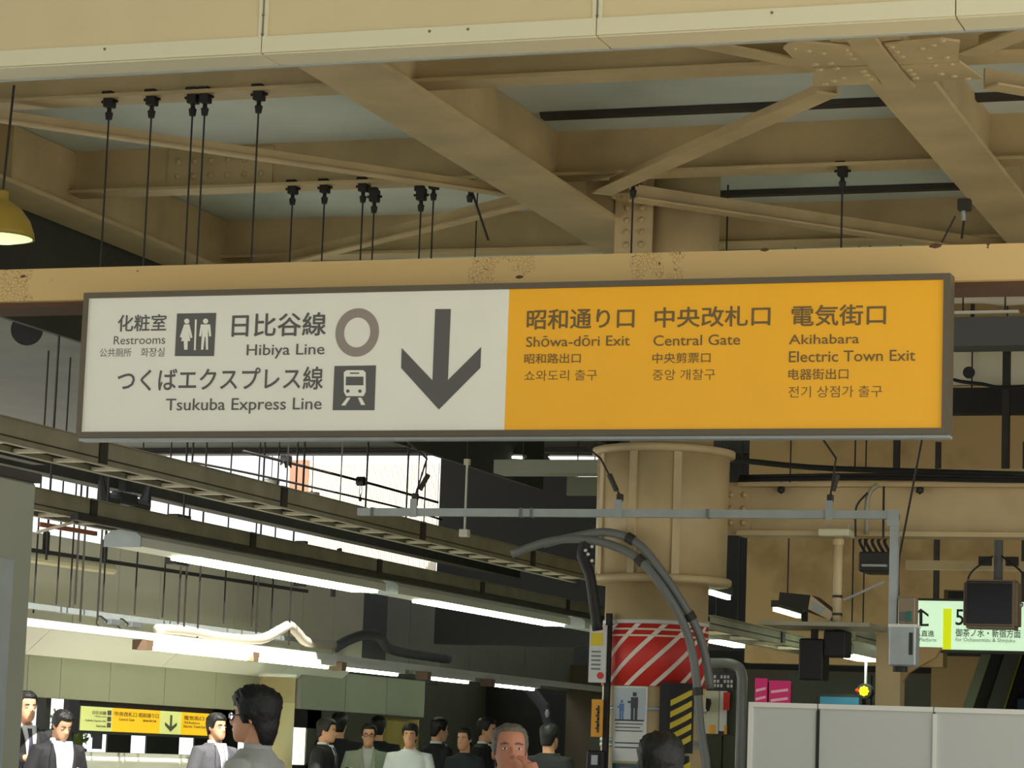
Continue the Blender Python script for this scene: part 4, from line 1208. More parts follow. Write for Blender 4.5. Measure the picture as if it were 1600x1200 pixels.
for px, l in ((1219, 'small black knob clamp on the low tan girder, nearer the column'), (1436, 'small black knob clamp on the low tan girder, above the equipment box')):
    x = {1219: -4.224, 1436: -3.332}[px]
    t = thing('knob_clamp', l, 'clamp', (x, 17.3, 3.25))
    mk('knob', ball(B(), (x, 17.33, 3.25), 0.028, 1), M['black'], t)
    mk('stem', box(B(), x - 0.012, x + 0.012, 17.33, 17.38, 3.25, 3.3), M['black'], t)
pc = thing('drop_conduit', 'pale conduit with cables dropping in front of the low tan girder', 'conduit', (-3.638, 17.2, 2.9))
mk('conduit', tube(B(), curve_pts([(-3.582, 17.25, 3.277), (-3.63, 17.25, 3.233), (-3.649, 17.25, 3.164), (-3.65, 17.25, 2.963)], 12), 0.016, 8), M['tray'], pc, True)
mk('cable', tube(B(), curve_pts([(-3.64, 17.22, 3.222), (-3.696, 17.22, 3.161), (-3.715, 17.22, 3.1), (-3.712, 17.22, 2.947)], 12), 0.007, 6), M['black'], pc)
mk('cable', tube(B(), [(-3.539, 17.22, 3.262), (-3.537, 17.22, 2.941)], 0.007, 6), M['black'], pc)
# dark machinery under the girder between pole and bar
dm = thing('cable_box', 'dark equipment box full of looped cables left of the hanging bar drop', 'box', (-3.654, 17.5, 2.6))
f = (-3.7515, -3.544, 2.7468, 2.8752)
mk('case', bevel(box(B(), f[0], f[1], 17.5, 17.8, f[2], f[3]), 0.01), M['dark_steel'], dm)
mk('tube', box(B(), f[0] + 0.03, f[1] - 0.02, 17.46, 17.5, f[2] + 0.03, f[2] + 0.045), M['galv'], dm)
for k in range(5):
    x = f[0] + 0.03 + k * 0.04
    mk('cable_loop', tube(B(), curve_pts([(x, 17.55, f[3]), (x - 0.03, 17.52, f[3] + 0.07), (x + 0.02, 17.5, f[3] + 0.11), (x + 0.01, 17.5, f[3] + 0.17)], 10), 0.01, 6), M['black'], dm)
mk('stay_arm', bar(B(), (f[0] + 0.16, 17.55, f[2] - 0.06), (f[0] - 0.1, 17.55, f[2] - 0.18), 0.012, 0.014), M['galv'], dm)
# T-topped cream post
tp = thing('capped_post', 'cream pipe post with a flat T-shaped cap left of the hanging bar drop', 'post', (-3.812, 17.18, 2.3))
f = (-3.9238, -3.7287, 2.9382, 2.984)
mk('cap', bevel(box(B(), f[0], f[1], 17.09, 17.27, f[2], f[3]), 0.006), M['cream_trim'], tp)
xp = -3.812
mk('pole', tube(B(), [(xp, 17.18, 2.395), (xp, 17.18, f[2])], 0.028, 14), M['cream_panel'], tp, True)
mk('collar', tube(B(), [(xp, 17.18, f[2] - 0.05), (xp, 17.18, f[2] - 0.015)], 0.036, 14), M['steel'], tp)
for z in (2.566, 2.455):
    mk('clamp_band', tube(B(), [(xp, 17.18, z - 0.008), (xp, 17.18, z + 0.008)], 0.033, 14), M['dark_steel'], tp)
for d in (-0.06, 0.06):
    mk('bolt', tube(B(), [(xp + d, 17.18, f[3]), (xp + d, 17.18, f[3] + 0.03)], 0.008, 6), M['galv'], tp)
# overhead tray the post stands on, and the trays running to the right background
tray('cable tray running back on the right behind the column, upper one', -4.0, 18.6, 19.648, 2.36, 2.48, 0.2, 0.6)
tray('cable tray running back on the right behind the column, lower one', -4.676, 17.356, 21.424, 2.36, 2.44, 0.25, 0.7)
LZ = 2.401
mk('support_ledge', box(B(), -4.286, -3.584, 17.08, 17.75, LZ - 0.025, LZ), M['tray'], tp)
for pa, pb, l in (((1104, 924), (1138, 934), 'thin bright light line right of the column, left part'), ((1211, 952), (1248, 963), 'thin bright light line right of the column, right part')):
    a, b = {1104: ((-4.804, 17.718, 2.62), (-4.827, 18.368, 2.62)), 1211: ((-4.812, 19.639, 2.62), (-4.842, 20.509, 2.62))}[pa[0]]
    tt = thing('batten_lamp', l, 'light', a)
    mk('tube', bar(B(), a, b, 0.03, 0.025), M['lamp_glow'], tt)
    hang(tt, [((a[0] + b[0]) / 2, (a[1] + b[1]) / 2, a[2] + 0.05)], 5.4)
    mk('batten', bar(B(), (a[0], a[1], a[2] + 0.04), (b[0], b[1], b[2] + 0.04), 0.06, 0.05), M['dark_steel'], tt)
# tilted floodlight box
fl = thing('floodlight', 'dark box floodlight with a pale slanted face left of the capped post', 'floodlight', (-4.098, 17.6, 2.516))
A = [(-4.285, 17.9, 2.615), (-4.075, 17.6, 2.598), (-4.089, 17.6, 2.507), (-4.292, 17.9, 2.539), (-3.924, 17.5, 2.484), (-3.948, 17.5, 2.439)]
bm = B()
poly = [(A[0][0], A[0][2]), (A[1][0], A[1][2]), (A[4][0], A[4][2]), (A[5][0], A[5][2]), (A[2][0], A[2][2] - 0.02), (A[3][0], A[3][2])]
mk('case', prism(bm, poly, 'Y', 17.6, 17.85), M['dark_steel'], fl)
mk('face', prism(B(), [(A[1][0], A[1][2]), (A[4][0], A[4][2]), (A[5][0], A[5][2]), (A[2][0], A[2][2])], 'Y', 17.575, 17.6), M['cream_panel'], fl)
mk('lens_label', prism(B(), [(A[1][0] + .015, A[1][2] - .045), (A[4][0] - .05, A[4][2] + .03), (A[5][0] - .05, A[5][2] + .045), (A[2][0] + .025, A[2][2] + .0)], 'Y', 17.571, 17.575), M['galv'], fl)
mk('yoke', bar(B(), (A[2][0] - 0.05, 17.7, LZ), (A[2][0] - 0.05, 17.7, A[2][2] - 0.01), 0.03, 0.05), M['black'], fl)
# dark display boxes
for (x0, y0, x1, y1, yy), l in (((1247, 1062, 1286, 998, 17.45), 'dark hanging display box left of the tan post, larger one'), ((1286, 1026, 1321, 985, 17.45), 'dark hanging display box left of the tan post, smaller one')):
    f = {1247: (-4.1151, -3.9592, 2.0512, 2.3138), 1286: (-3.9567, -3.8158, 2.2006, 2.3693)}[x0]
    t = thing('display_box', l, 'display', ((f[0] + f[1]) / 2, yy, f[2]))
    mk('case', bevel(box(B(), f[0], f[1], yy, yy + 0.2, f[2], f[3]), 0.01), M['black'], t)
    mk('hanger', box(B(), (f[0] + f[1]) / 2 - 0.02, (f[0] + f[1]) / 2 + 0.02, yy + 0.08, yy + 0.12, f[3], LZ - 0.02), M['dark_steel'], t)
# LED signal and blue screen
sx, sz = -4.228, 2.061
sl = thing('signal_lamp', 'round yellow dotted signal lamp lit above the grey hoarding', 'signal', (sx, 20, sz))
mk('case', tube(B(), [(sx, 20.0, sz), (sx, 20.1, sz)], 0.055, 20), M['black'], sl)
for k in range(9):
    a = 2 * math.pi * k / 8; r = 0.026 if k < 8 else 0
    mk('diode', ball(B(), (sx + r * math.cos(a), 19.995, sz + r * math.sin(a)), 0.012, 1), M['led'], sl)
mk('red_diode', ball(B(), (sx - 0.05, 19.99, sz + 0.005), 0.013, 1), M['led_red'], sl)
mk('stem', tube(B(), [(sx, 20.05, sz + 0.05), (sx, 20.05, sz + 0.25)], 0.01, 6), M['galv'], sl)
f = (-4.5508, -4.265, 1.9372, 2.0141)
bs = thing('blue_screen', 'low blue lit screen just above the hoarding, left of the signal lamp', 'screen', (f[0], 20, 0))
mk('case', box(B(), f[0] - .02, f[1] + .02, 20.01, 20.15, 1.2, f[3] + 0.02), M['black'], bs)
mk('screen', box(B(), f[0], f[1], 20.0, 20.01, f[2], f[3]), M['blue_lit'], bs)
# pink posters above the hoarding
for (x0, x1), l in (((1179, 1199), 'narrow pink poster above the hoarding'), ((1201, 1235), 'wider pink poster above the hoarding')):
    f = {1179: (-4.03, -3.9568, 1.8575, 2.0083), 1201: (-3.9454, -3.8188, 1.8524, 1.9968)}[x0]
    t = thing('pink_poster', l, 'poster', (f[0], 16, f[2]))
    mk('sheet', box(B(), f[0], f[1], 16, 16.02, f[2] - .3, f[3]), M['pink'], t)
    u = f[1] - f[0]
    for k in range(2):
        mk('pale_band', prism(B(), [(f[0] + .1 * u, f[2] + .02 + .05 * k), (f[1] - .1 * u, f[2] + .035 + .05 * k), (f[1] - .1 * u, f[2] + .05 + .05 * k), (f[0] + .1 * u, f[2] + .035 + .05 * k)], 'Y', 15.996, 16.0), M['pink_light'], t)
    mk('backing', box(B(), f[0] + 0.002, f[1] - 0.002, 16.02, 16.06, 0.0, f[3] - 0.02), M['dark_steel'], t)
# tan post with arched bracket
xt = -3.837
tn = thing('tan_post', 'tan steel post with an arched bracket under the lit green sign', 'post', (xt, 19, 0))
mk('shaft', box(B(), xt - 0.085, xt + 0.085, 18.92, 19.08, 0, 2.431), M['steel'], tn)
mk('cap', box(B(), xt - 0.095, xt + 0.095, 18.91, 19.09, 2.422, 2.439), M['steel'], tn)
ar = [(-3.779, 2.344), (-3.484, 2.342), (-3.526, 2.271), (-3.622, 2.217), (-3.709, 2.163), (-3.761, 2.083), (-3.794, 1.952), (-3.816, 1.951)]
mk('arched_bracket', prism(B(), ar, 'Y', 18.97, 19.03), M['steel_dirty'], tn)

# lit green-white platform sign
f = (-4.2201, -2.9562, 2.4178, 2.7816)
ls = thing('platform_sign', 'lit pale green sign with an arrow and platform 5 lettering at right', 'sign', (f[0], 21, f[2]))
LP = ('Y', 20.998)
mk('housing', box(B(), f[0] - .02, f[1] + .02, 21.012, 21.2, f[2] - .02, f[3] + .02), M['dark_steel'], ls)
mk('face', box(B(), f[0], f[1], 21.0, 21.012, f[2], f[3]), M['lit_white'], ls)
g = (-3.8449, -3.7814, 2.44, 2.7249)
mk('lime_bar', box(B(), g[0], g[1], 20.996, 21.0, f[2], g[3]), M['lit_lime'], ls)
SI = mat('lit_sign_ink', (40, 44, 42), 0.5)
text('5', ls, SI, (-3.7513, -3.6903, 2.6006, 2.7218), LP, 0.01)
text('御茶ノ水・新宿方面', ls, SI, (-3.75, -3.262, 2.5141, 2.5763), LP, 0.01)
text('for Ochanomizu & Shinjuku', ls, SI, (-3.7494, -3.304, 2.471, 2.5087), LP, 0.0)
text('ホーム直進', ls, SI, (-4.1581, -3.9105, 2.5109, 2.5591), LP, 0.01)
text('Go to Platform', ls, SI, (-4.1282, -3.895, 2.4729, 2.5016), LP, 0.0)
ap = [(-4.0165, 2.7225), (-3.9549, 2.6788), (-3.957, 2.6595), (-4.0026, 2.6925), (-4.0011, 2.6056), (-3.9538, 2.6089), (-3.9534, 2.5896), (-4.0252, 2.5883), (-4.0269, 2.6921), (-4.0557, 2.665), (-4.0561, 2.6867)]
mk('arrow', flat(B(), ap, LP), SI, ls)
for x in (f[0] + .3, f[1] - .3):
    mk('hanger', box(B(), x - .02, x + .02, 21.08, 21.12, f[3], 4.0), M['dark_steel'], ls)
# light strip and beam above the lit sign
tag(mk('yellowish_beam', box(B(), -3.942, 2.5, 20, 20.1, 2.948, 3.012), M['steel']), 'slim cream beam above the lit green sign', 'beam')
# monitor on a pole
f = (-3.2753, -2.9141, 2.4587, 2.7831)
mo = thing('hanging_monitor', 'dark screened monitor on a pole in front of the lit green sign', 'monitor', ((f[0] + f[1]) / 2, 18.6, f[2]))
mk('case', bevel(box(B(), f[0], f[1], 18.6, 18.8, f[2], f[3]), 0.02, 2), M['bezel'], mo)
mk('back', bevel(box(B(), f[0] + .04, f[1] - .04, 18.8, 19.02, f[2] + .04, f[3] - .04), 0.03), M['bezel'], mo)
mk('screen', bevel(box(B(), f[0] + .014, f[1] - .022, 18.592, 18.62, f[2] + .016, f[3] - .012), 0.012, 2), M['screen'], mo)
xm = -3.059
mk('pole', tube(B(), [(xm, 18.7, f[3]), (xm, 18.7, 3.071)], 0.03, 12), M['dark_hose'], mo)
for d in (-1, 1):
    mk('bracket', box(B(), xm + d * 0.09 - 0.04, xm + d * 0.09 + 0.04, 18.68, 18.74, f[3] + 0.1, f[3] + 0.16), M['dark_steel'], mo)
    mk('cable', tube(B(), curve_pts([(xm + d * 0.03, 18.66, f[3] + 0.16), (xm + d * 0.16, 18.64, f[3] + 0.06), (xm + d * 0.2, 18.64, f[3] - 0.02)], 9), 0.007, 6), M['black'], mo)
mk('side_knob', ball(B(), (f[1] + 0.015, 18.66, (f[2] + f[3]) / 2), 0.02, 1), M['galv'], mo)

# pipes and panels at the right edge beside the sign end
def slab(name, label, cat, lb, rt, y, th, m, f):
    t = thing(name, label, cat, ((f[0] + f[1]) / 2, y, f[2]))
    mk('casing' if th > .1 else 'board', box(B(), f[0], f[1], y, y + th, f[2], f[3]), M[m], t)
    hang(t, [(f[0] + (f[1] - f[0]) * q, y + th / 2, f[3]) for q in ((.2, .8) if f[1] - f[0] > .15 else (.5,))], 5.4)
    return t
f = (-3.8907, -2.7838, 4.4249, 4.6907)
slab('grey_board', 'pale grey board right of the sign below the dark duct', 'panel', 0, 0, 21, 0.05, 'wall_panel', f)
f = (-3.7098, -2.6533, 4.5725, 4.7845)
slab('air_duct', 'dark blue-grey air duct right of the sign end', 'duct', 0, 0, 20, 0.3, 'dark_hose', f)
f = (-3.8689, -2.7682, 4.1954, 4.3906)
slab('dark_trunking', 'black boxy trunking below the pale grey board, right of the sign', 'trunking', 0, 0, 20.9, 0.15, 'black', f)
f = (-3.5842, -3.084, 4.7459, 4.7643)
slab('thin_tube', 'thin white tube above the dark duct right of the sign', 'tube', 0, 0, 19.6, 0.04, 'white_enamel', f)
tag(mk('lagged_pipe', tube(B(), curve_pts([(-3.725, 19.8, 4.893), (-3.539, 19.8, 4.894), (-3.355, 19.8, 4.891), (-3.194, 19.8, 4.873), (-2.898, 19.8, 4.891)], 16), 0.045, 10), M['hose'], None, True), 'pale lagged pipe right of the sign just under the peeling beam', 'pipe')
f = (-3.3574, -3.3043, 3.5626, 4.638)
slab('dark_stanchion', 'thin dark upright right of the sign', 'post', 0, 0, 20.6, 0.06, 'dark_steel', f)
tag(mk('slack_cable', tube(B(), curve_pts([(-3.786, 20.3, 4.409), (-3.619, 20.3, 4.355), (-3.454, 20.3, 4.334), (-3.29, 20.3, 4.304), (-2.965, 20.3, 4.329)], 14), 0.014, 6), M['black'], None, True), 'slack black cable right of the sign end', 'cable')
tag(mk('cable_reel', tube(B(), [(-3.572, 20.4, 4.435), (-3.554, 20.3, 4.42)], 0.045, 14), M['black']), 'small round black cable reel right of the sign end', 'reel')
f = (-4.0463, -4.0042, 3.6404, 3.9215)
slab('dark_stanchion', 'short dark upright below the right end of the sign', 'post', 0, 0, 20, 0.06, 'dark_steel', f)
# round unit left of the sign
tag(mk('round_speaker', tube(B(), [(-9.535, 17.0, 4.32), (-9.451, 16.85, 4.295)], 0.11, 24), M['black']), 'round black horn speaker in the dark left of the sign', 'speaker')
tag(mk('thin_tube', bar(B(), (-9.231, 16.0, 4.316), (-8.628, 16.0, 4.313), 0.03, 0.03), M['conduit']), 'grey tube in the dark left of the sign', 'tube')

# white lamp rod and grey duct in the dark bay under the sign
wl = thing('drop_rod', 'white drop rod with square end blocks in the dark bay under the sign', 'rod', (-6.589, 18.0, 2.982))
a, b = (-6.61, 18.0, 3.504), (-6.605, 18.0, 3.017)
mk('rod', tube(B(), [a, (a[0], 18, b[2])], 0.008, 8), M['white_enamel'], wl)
hang(wl, [a], 5.4, 0.005)
mk('end_block', box(B(), a[0] - .018, a[0] + .018, 17.98, 18.02, a[2] - .02, a[2] + .02), M['cream_trim'], wl)
mk('end_block', box(B(), a[0] - .03, a[0] + .03, 17.97, 18.03, b[2] - .03, b[2] + .02), M['white_enamel'], wl)
f = (-8.5537, -7.3993, 4.0716, 4.1944)
slab('grey_duct', 'pale grey duct in the dark bay left of the column', 'duct', 0, 0, 24, 0.3, 'grey_panel', f)
f = (-8.1706, -7.7024, 3.9666, 4.1433)
slab('grey_board', 'small pale board under the grey duct left of the column', 'panel', 0, 0, 25, 0.05, 'green_wall', f)
LS = [[(-9.755, 4.459), (-9.313, 4.452), (-9.312, 4.427), (-9.754, 4.433)], [(-9.112, 4.458), (-8.964, 4.452), (-8.963, 4.426), (-9.111, 4.433)], [(-8.703, 4.451), (-8.187, 4.444), (-8.186, 4.419), (-8.676, 4.42)], [(-8.452, 4.28), (-8.012, 4.28), (-8.008, 4.186), (-8.304, 4.186)]]
for p, l in zip(LS, ('first thin white lamp at the top of the dark bay', 'short second white lamp at the top of the dark bay', 'third white lamp at the top of the dark bay next to the column', 'large white lamp panel left of the column collar')):
    t = thing('ceiling_lamp', l, 'light', (p[0][0], 26, p[0][1]))
    mk('diffuser', prism(B(), p, 'Y', 26, 26.03), mat('bay_lamp', (240, 240, 235), 0.4, emit=2.0, ecol=(245, 245, 240)), t)
    mk('casing', prism(B(), [(u, v + 0.02) for u, v in p], 'Y', 26.03, 26.12), M['grey_panel'], t)

# ================================================================ ESCALATOR
yp = tag(mk('warm_light_panel', box(B(), -13.05, -12.98, 32.80, 33.92, 0.0, 1.93), mat('warm_light_yellow', (170, 148, 70), 0.7, vary=.2, scale=2)), 'dull yellow panel painted as warm light on the far wall behind the man in the white shirt', 'panel')  # yellow colour stands in for a warm-lit corner of the wall
es = thing('escalator', 'dark escalator climbing away behind the hoarding at right', 'escalator', (-3.2, 24, 0))
ex0, ey0 = -3.75, 24.0
for k in range(14):
    y = ey0 + 0.38 * k; z = 1.35 + 0.21 * k
    mk('step', bevel(box(B(), -3.994, -3.994 + 1.1, y, y + 0.4, z - 0.21, z), 0.008), M['step'], es)
def incl(name, x0, x1, dz0, dz1, m, y0=23.0, y1=30.0):
    s = 0.21 / 0.38
    return mk(name, prism(B(), [(y0, 1.2 + (y0 - 24) * s + dz0), (y1, 1.2 + (y1 - 24) * s + dz0), (y1, 1.2 + (y1 - 24) * s + dz1), (y0, 1.2 + (y0 - 24) * s + dz1)], 'X', x0, x1), M[m], es)
xl = -3.994
incl('skirt', xl - 0.03, xl, -0.3, 0.25, 'dark_steel')
incl('balustrade', xl - 0.14, xl - 0.06, -0.6, 0.75, 'balustrade')
incl('edge_line', xl - 0.06, xl - 0.045, 0.22, 0.24, 'line_yellow')
incl('edge_line', xl - 0.16, xl - 0.14, 0.18, 0.2, 'line_yellow')
incl('outer_cladding', xl - 0.34, xl - 0.16, -0.8, 0.5, 'balustrade')
incl('handrail', xl - 0.15, xl - 0.05, 0.75, 0.8, 'black')

# ================================================================ HOARDING, BOTTOM RIGHT
hd = thing('grey_hoarding', 'plain grey panel hoarding with a pale cap rail across the bottom right', 'hoarding', (-2.4, 12.6, 0))
hx = [-3.188, -2.873, -2.341] + [-1.0]
HT = 1.79
for k, (a, b) in enumerate(zip(hx[:-1], hx[1:])):
    mk('panel', box(B(), a + 0.006, b - 0.006, 12.6, 12.64, 0.0, HT - 0.022), M['hoarding'], hd)
    mk('cap_rail', box(B(), a - 0.002, b + 0.002, 12.585, 12.655, HT - 0.022, HT), M['white_enamel'], hd)
mk('joint_strip', box(B(), hx[1] - 0.007, hx[1] + 0.007, 12.592, 12.648, 0, HT - 0.03), M['black'], hd)
mk('joint_strip', box(B(), hx[2] - 0.004, hx[2] + 0.012, 12.588, 12.648, 0, HT - 0.03), M['white_enamel'], hd)
mk('end_post', box(B(), hx[0] - 0.012, hx[0] + 0.01, 12.59, 12.65, 0, HT), M['white_enamel'], hd)
mk('back_frame', box(B(), hx[0], -1.0, 12.64, 12.66, 0.2, 1.6), M['conduit'], hd)

# ================================================================ FAR YELLOW SIGN (parallel to the track)
f = (24.6922, 27.708, 1.6088, 1.8702)
f = (f[0], f[1], 1.609, 1.845)
fs = thing('direction_sign', 'lit yellow and pale sign with a small arrow in the far wall opening', 'sign', (-13.0, f[0], f[2]))
FP = ('X', -12.994)
mk('housing', box(B(), -13.12, -13.008, f[0] - .03, f[1] + .03, f[2] - .03, f[3] + .07), M['black'], fs)
cuts = [f[0]] + [25.36, 26.442, 26.944] + [f[1]]
for (a, b), m, n in zip(zip(cuts[:-1], cuts[1:]), ('lit_pale', 'lit_yellow', 'lit_pale', 'lit_yellow'), ('pale_panel', 'yellow_panel', 'pale_panel', 'yellow_panel')):
    mk(n, box(B(), -13.008, -13.0, a, b, f[2], f[3]), M[m], fs)
H = f[3] - f[2]
def ft(body, a, b, z0, z1, m='ink_warm'):
    text(body, fs, M[m], (a, b, f[2] + z0 * H, f[2] + z1 * H), FP, 0.01)
yy = [25.399, 25.895, 25.938, 26.394, 27.001, 27.489]
ft('中央改札口', yy[0], yy[1], .66, .86)
ft('昭和通り口', yy[2], yy[3], .66, .86)
ft('Central Gate', yy[0] + .1, yy[1] - .05, .48, .6)
ft('Shōwa-dōri Exit', yy[2] + .1, yy[3] - .05, .48, .6)
ft('電気街口', yy[4], yy[5], .66, .86)
ft('Akihabara', yy[4], yy[5] - .1, .5, .6)
ft('Electric Town Exit', yy[4], yy[5] + .05, .32, .44)
ya = [24.77, 25.218, 25.246, 25.329]
ft('日比谷線', ya[0] + .15, ya[1], .68, .84, 'ink'); ft('Hibiya Line', ya[0] + .2, ya[1], .56, .64, 'ink')
ft('Tsukuba Express Line', ya[0], ya[1], .36, .46, 'ink'); ft('Restrooms', ya[0] + .25, ya[1], .16, .26, 'ink')
for z in (.68, .42, .16):
    mk('icon', flat(B(), [(ya[2], f[2] + z * H), (ya[3], f[2] + z * H), (ya[3], f[2] + (z + .2) * H), (ya[2], f[2] + (z + .2) * H)], FP), M['ink'], fs)
mc = (cuts[2] + cuts[3]) / 2
w = (cuts[3] - cuts[2])
ap = [(mc - .05 * w, .84), (mc + .05 * w, .84), (mc + .05 * w, .34), (mc + .28 * w, .52), (mc + .28 * w, .38), (mc, .1), (mc - .28 * w, .38), (mc - .28 * w, .52), (mc - .05 * w, .34)]
mk('arrow', flat(B(), [(a, f[2] + b * H) for a, b in ap], FP), M['ink'], fs)

# shrub outside the opening
sh = thing('shrub', 'green shrub outside the far opening, behind the left people', 'shrub', (-14.25, 26.94, 0.0))
sy = 26.80
bm = B()
for k in range(220):
    a, r, h = random.random() * 6.28, random.random() ** .5, random.random()
    rr = 0.3 * (1 - abs(h - .5))
    p = Vector((-14.25 + rr * r * math.cos(a), sy + 1.0 * rr * r * math.sin(a), 1.3 + 0.55 * h))
    s = 0.03 + 0.03 * random.random()
    d = Vector((random.uniform(-1, 1), random.uniform(-1, 1), random.uniform(-.3, 1))).normalized() * s
    e = d.cross(Vector((random.random(), random.random(), 1))).normalized() * s * .5
    bm.faces.new([bm.verts.new(p + q) for q in (-d, e, d, -e)])
lf = mk('foliage', bm, M['leaf'], sh); lf['kind'] = 'stuff'
mk('core', ball(B(), (-14.25, sy, 1.52), 0.2, 2, (.8, 1.1, 1.2)), M['leaf'], sh)
mk('stem', tube(B(), [(-14.25, sy, 0), (-14.25, sy, 1.4)], 0.03, 6), M['dark_steel'], sh)

# tan round column by the far wall
ty = 28.499
tc = thing('round_column', 'tan column standing at the far wall right of the yellow sign', 'column', (-12.6, ty, 0))
mk('shaft', lathe(B(), (-12.6, ty, 0), [(0.2, 0.0), (0.2, 2.28)], 24), M['steel'], tc, True)
mk('sunlit_lower_shaft', lathe(B(), (-12.6, ty, 0), [(0.203, 0.0), (0.203, 2.0)], 24), M['cream_panel'], tc, True)  # paler colour stands in for sunlight on the column's lower part
mk('cap', lathe(B(), (-12.6, ty, 0), [(0.21, 2.28), (0.21, 2.32)], 24), M['white_enamel'], tc, True)
# light slit in the far wall right of the column: gap strips
# slanting pipe in the far right background
spi = thing('slanting_pipe', 'dark slanting pipe with a small white valve on the far wall, left of the column', 'pipe', (-11, 39.6, 1.5))
mk('pipe', tube(B(), [(-13.545, 39.93, 2.535), (-13.292, 39.93, 2.255), (-13.158, 39.93, 1.879)], 0.09, 8), M['dark_hose'], spi)
mk('valve', ball(B(), (-13.195, 39.8, 2.159), 0.05, 2, (.7, .7, 1.3)), M['white_enamel'], spi)


# ================================================================ PEOPLE
def smoothed(bm, voxel, name, iters=4, factor=0.6):
    """fuse overlapping closed shapes into one continuous skin"""
    me = bpy.data.meshes.new(name)
    bm.to_mesh(me); bm.free()
    o = bpy.data.objects.new(name, me)
    COL.objects.link(o)
    r = o.modifiers.new('fuse', 'REMESH'); r.mode = 'VOXEL'; r.voxel_size = voxel; r.use_smooth_shade = True
    s = o.modifiers.new('soft', 'SMOOTH'); s.iterations = iters; s.factor = factor
    dg = bpy.context.evaluated_depsgraph_get()
    res = bpy.data.meshes.new_from_object(o.evaluated_get(dg))
    bpy.data.objects.remove(o)
    bpy.data.meshes.remove(me)
    res.name = name
    for p in res.polygons:
        p.use_smooth = True
    return res


def loft(bm, rings):
    """closed loft through rings (lists of points)"""
    R = [[bm.verts.new(p) for p in r] for r in rings]
    n = len(R[0])
    for a, b in zip(R[:-1], R[1:]):
        for k in range(n):
            bm.faces.new((a[k], a[(k + 1) % n], b[(k + 1) % n], b[k]))
    bm.faces.new(R[0][::-1]); bm.faces.new(R[-1])
    return bm


def ell_ring(cx, cy, z, rx, ry, n=20, p=2.0):
    out = []
    for k in range(n):
        a = 2 * math.pi * k / n
        c, s = math.cos(a), math.sin(a)
        c = math.copysign(abs(c) ** (2 / p), c); s = math.copysign(abs(s) ** (2 / p), s)
        out.append((cx + rx * c, cy + ry * s, z))
    return out


# head slices: height from chin (0) to crown (1), front y, back y, half width (face looks to -y), in head heights
HEAD = [(0.00, -.36, -.18, .09), (0.04, -.40, -.10, .15), (0.12, -.425, -.02, .205), (0.22, -.43, .10, .245), (0.32, -.425, .22, .268),
        (0.42, -.412, .32, .285), (0.50, -.392, .38, .298), (0.58, -.405, .41, .306), (0.68, -.40, .425, .312), (0.78, -.375, .41, .308),
        (0.87, -.31, .345, .272), (0.94, -.21, .24, .20), (0.985, -.08, .11, .10), (1.0, -.01, .03, .03)]


def head_at(t):
    for a, b in zip(HEAD[:-1], HEAD[1:]):
        if a[0] <= t <= b[0]:
            u = (t - a[0]) / (b[0] - a[0])
            return [a[i] + (b[i] - a[i]) * u for i in (1, 2, 3)]
    return list(HEAD[-1][1:])


def hair_base(t, ang):
    """like head_point but the back and sides run straight down to the nape"""
    f, b, w = head_at(max(t, 0.0))
    if t < .46:
        b = max(b, .355 - .12 * max(0, .2 - t)); w = max(w, .29 - .10 * max(0, .25 - t)); f = max(f, -.36)
    cy, ry = (f + b) / 2, (b - f) / 2
    return Vector((w * math.sin(ang), cy - ry * math.cos(ang), t - 0.5))


def head_point(t, ang, off=0.0):
    """ang 0 = face front, grows towards the figure's left; unit head heights"""
    f, b, w = head_at(t)
    cy, ry = (f + b) / 2, (b - f) / 2
    x, y = (w + off) * math.sin(ang), -(ry + off) * math.cos(ang)
    return Vector((x, cy + y, t - 0.5))


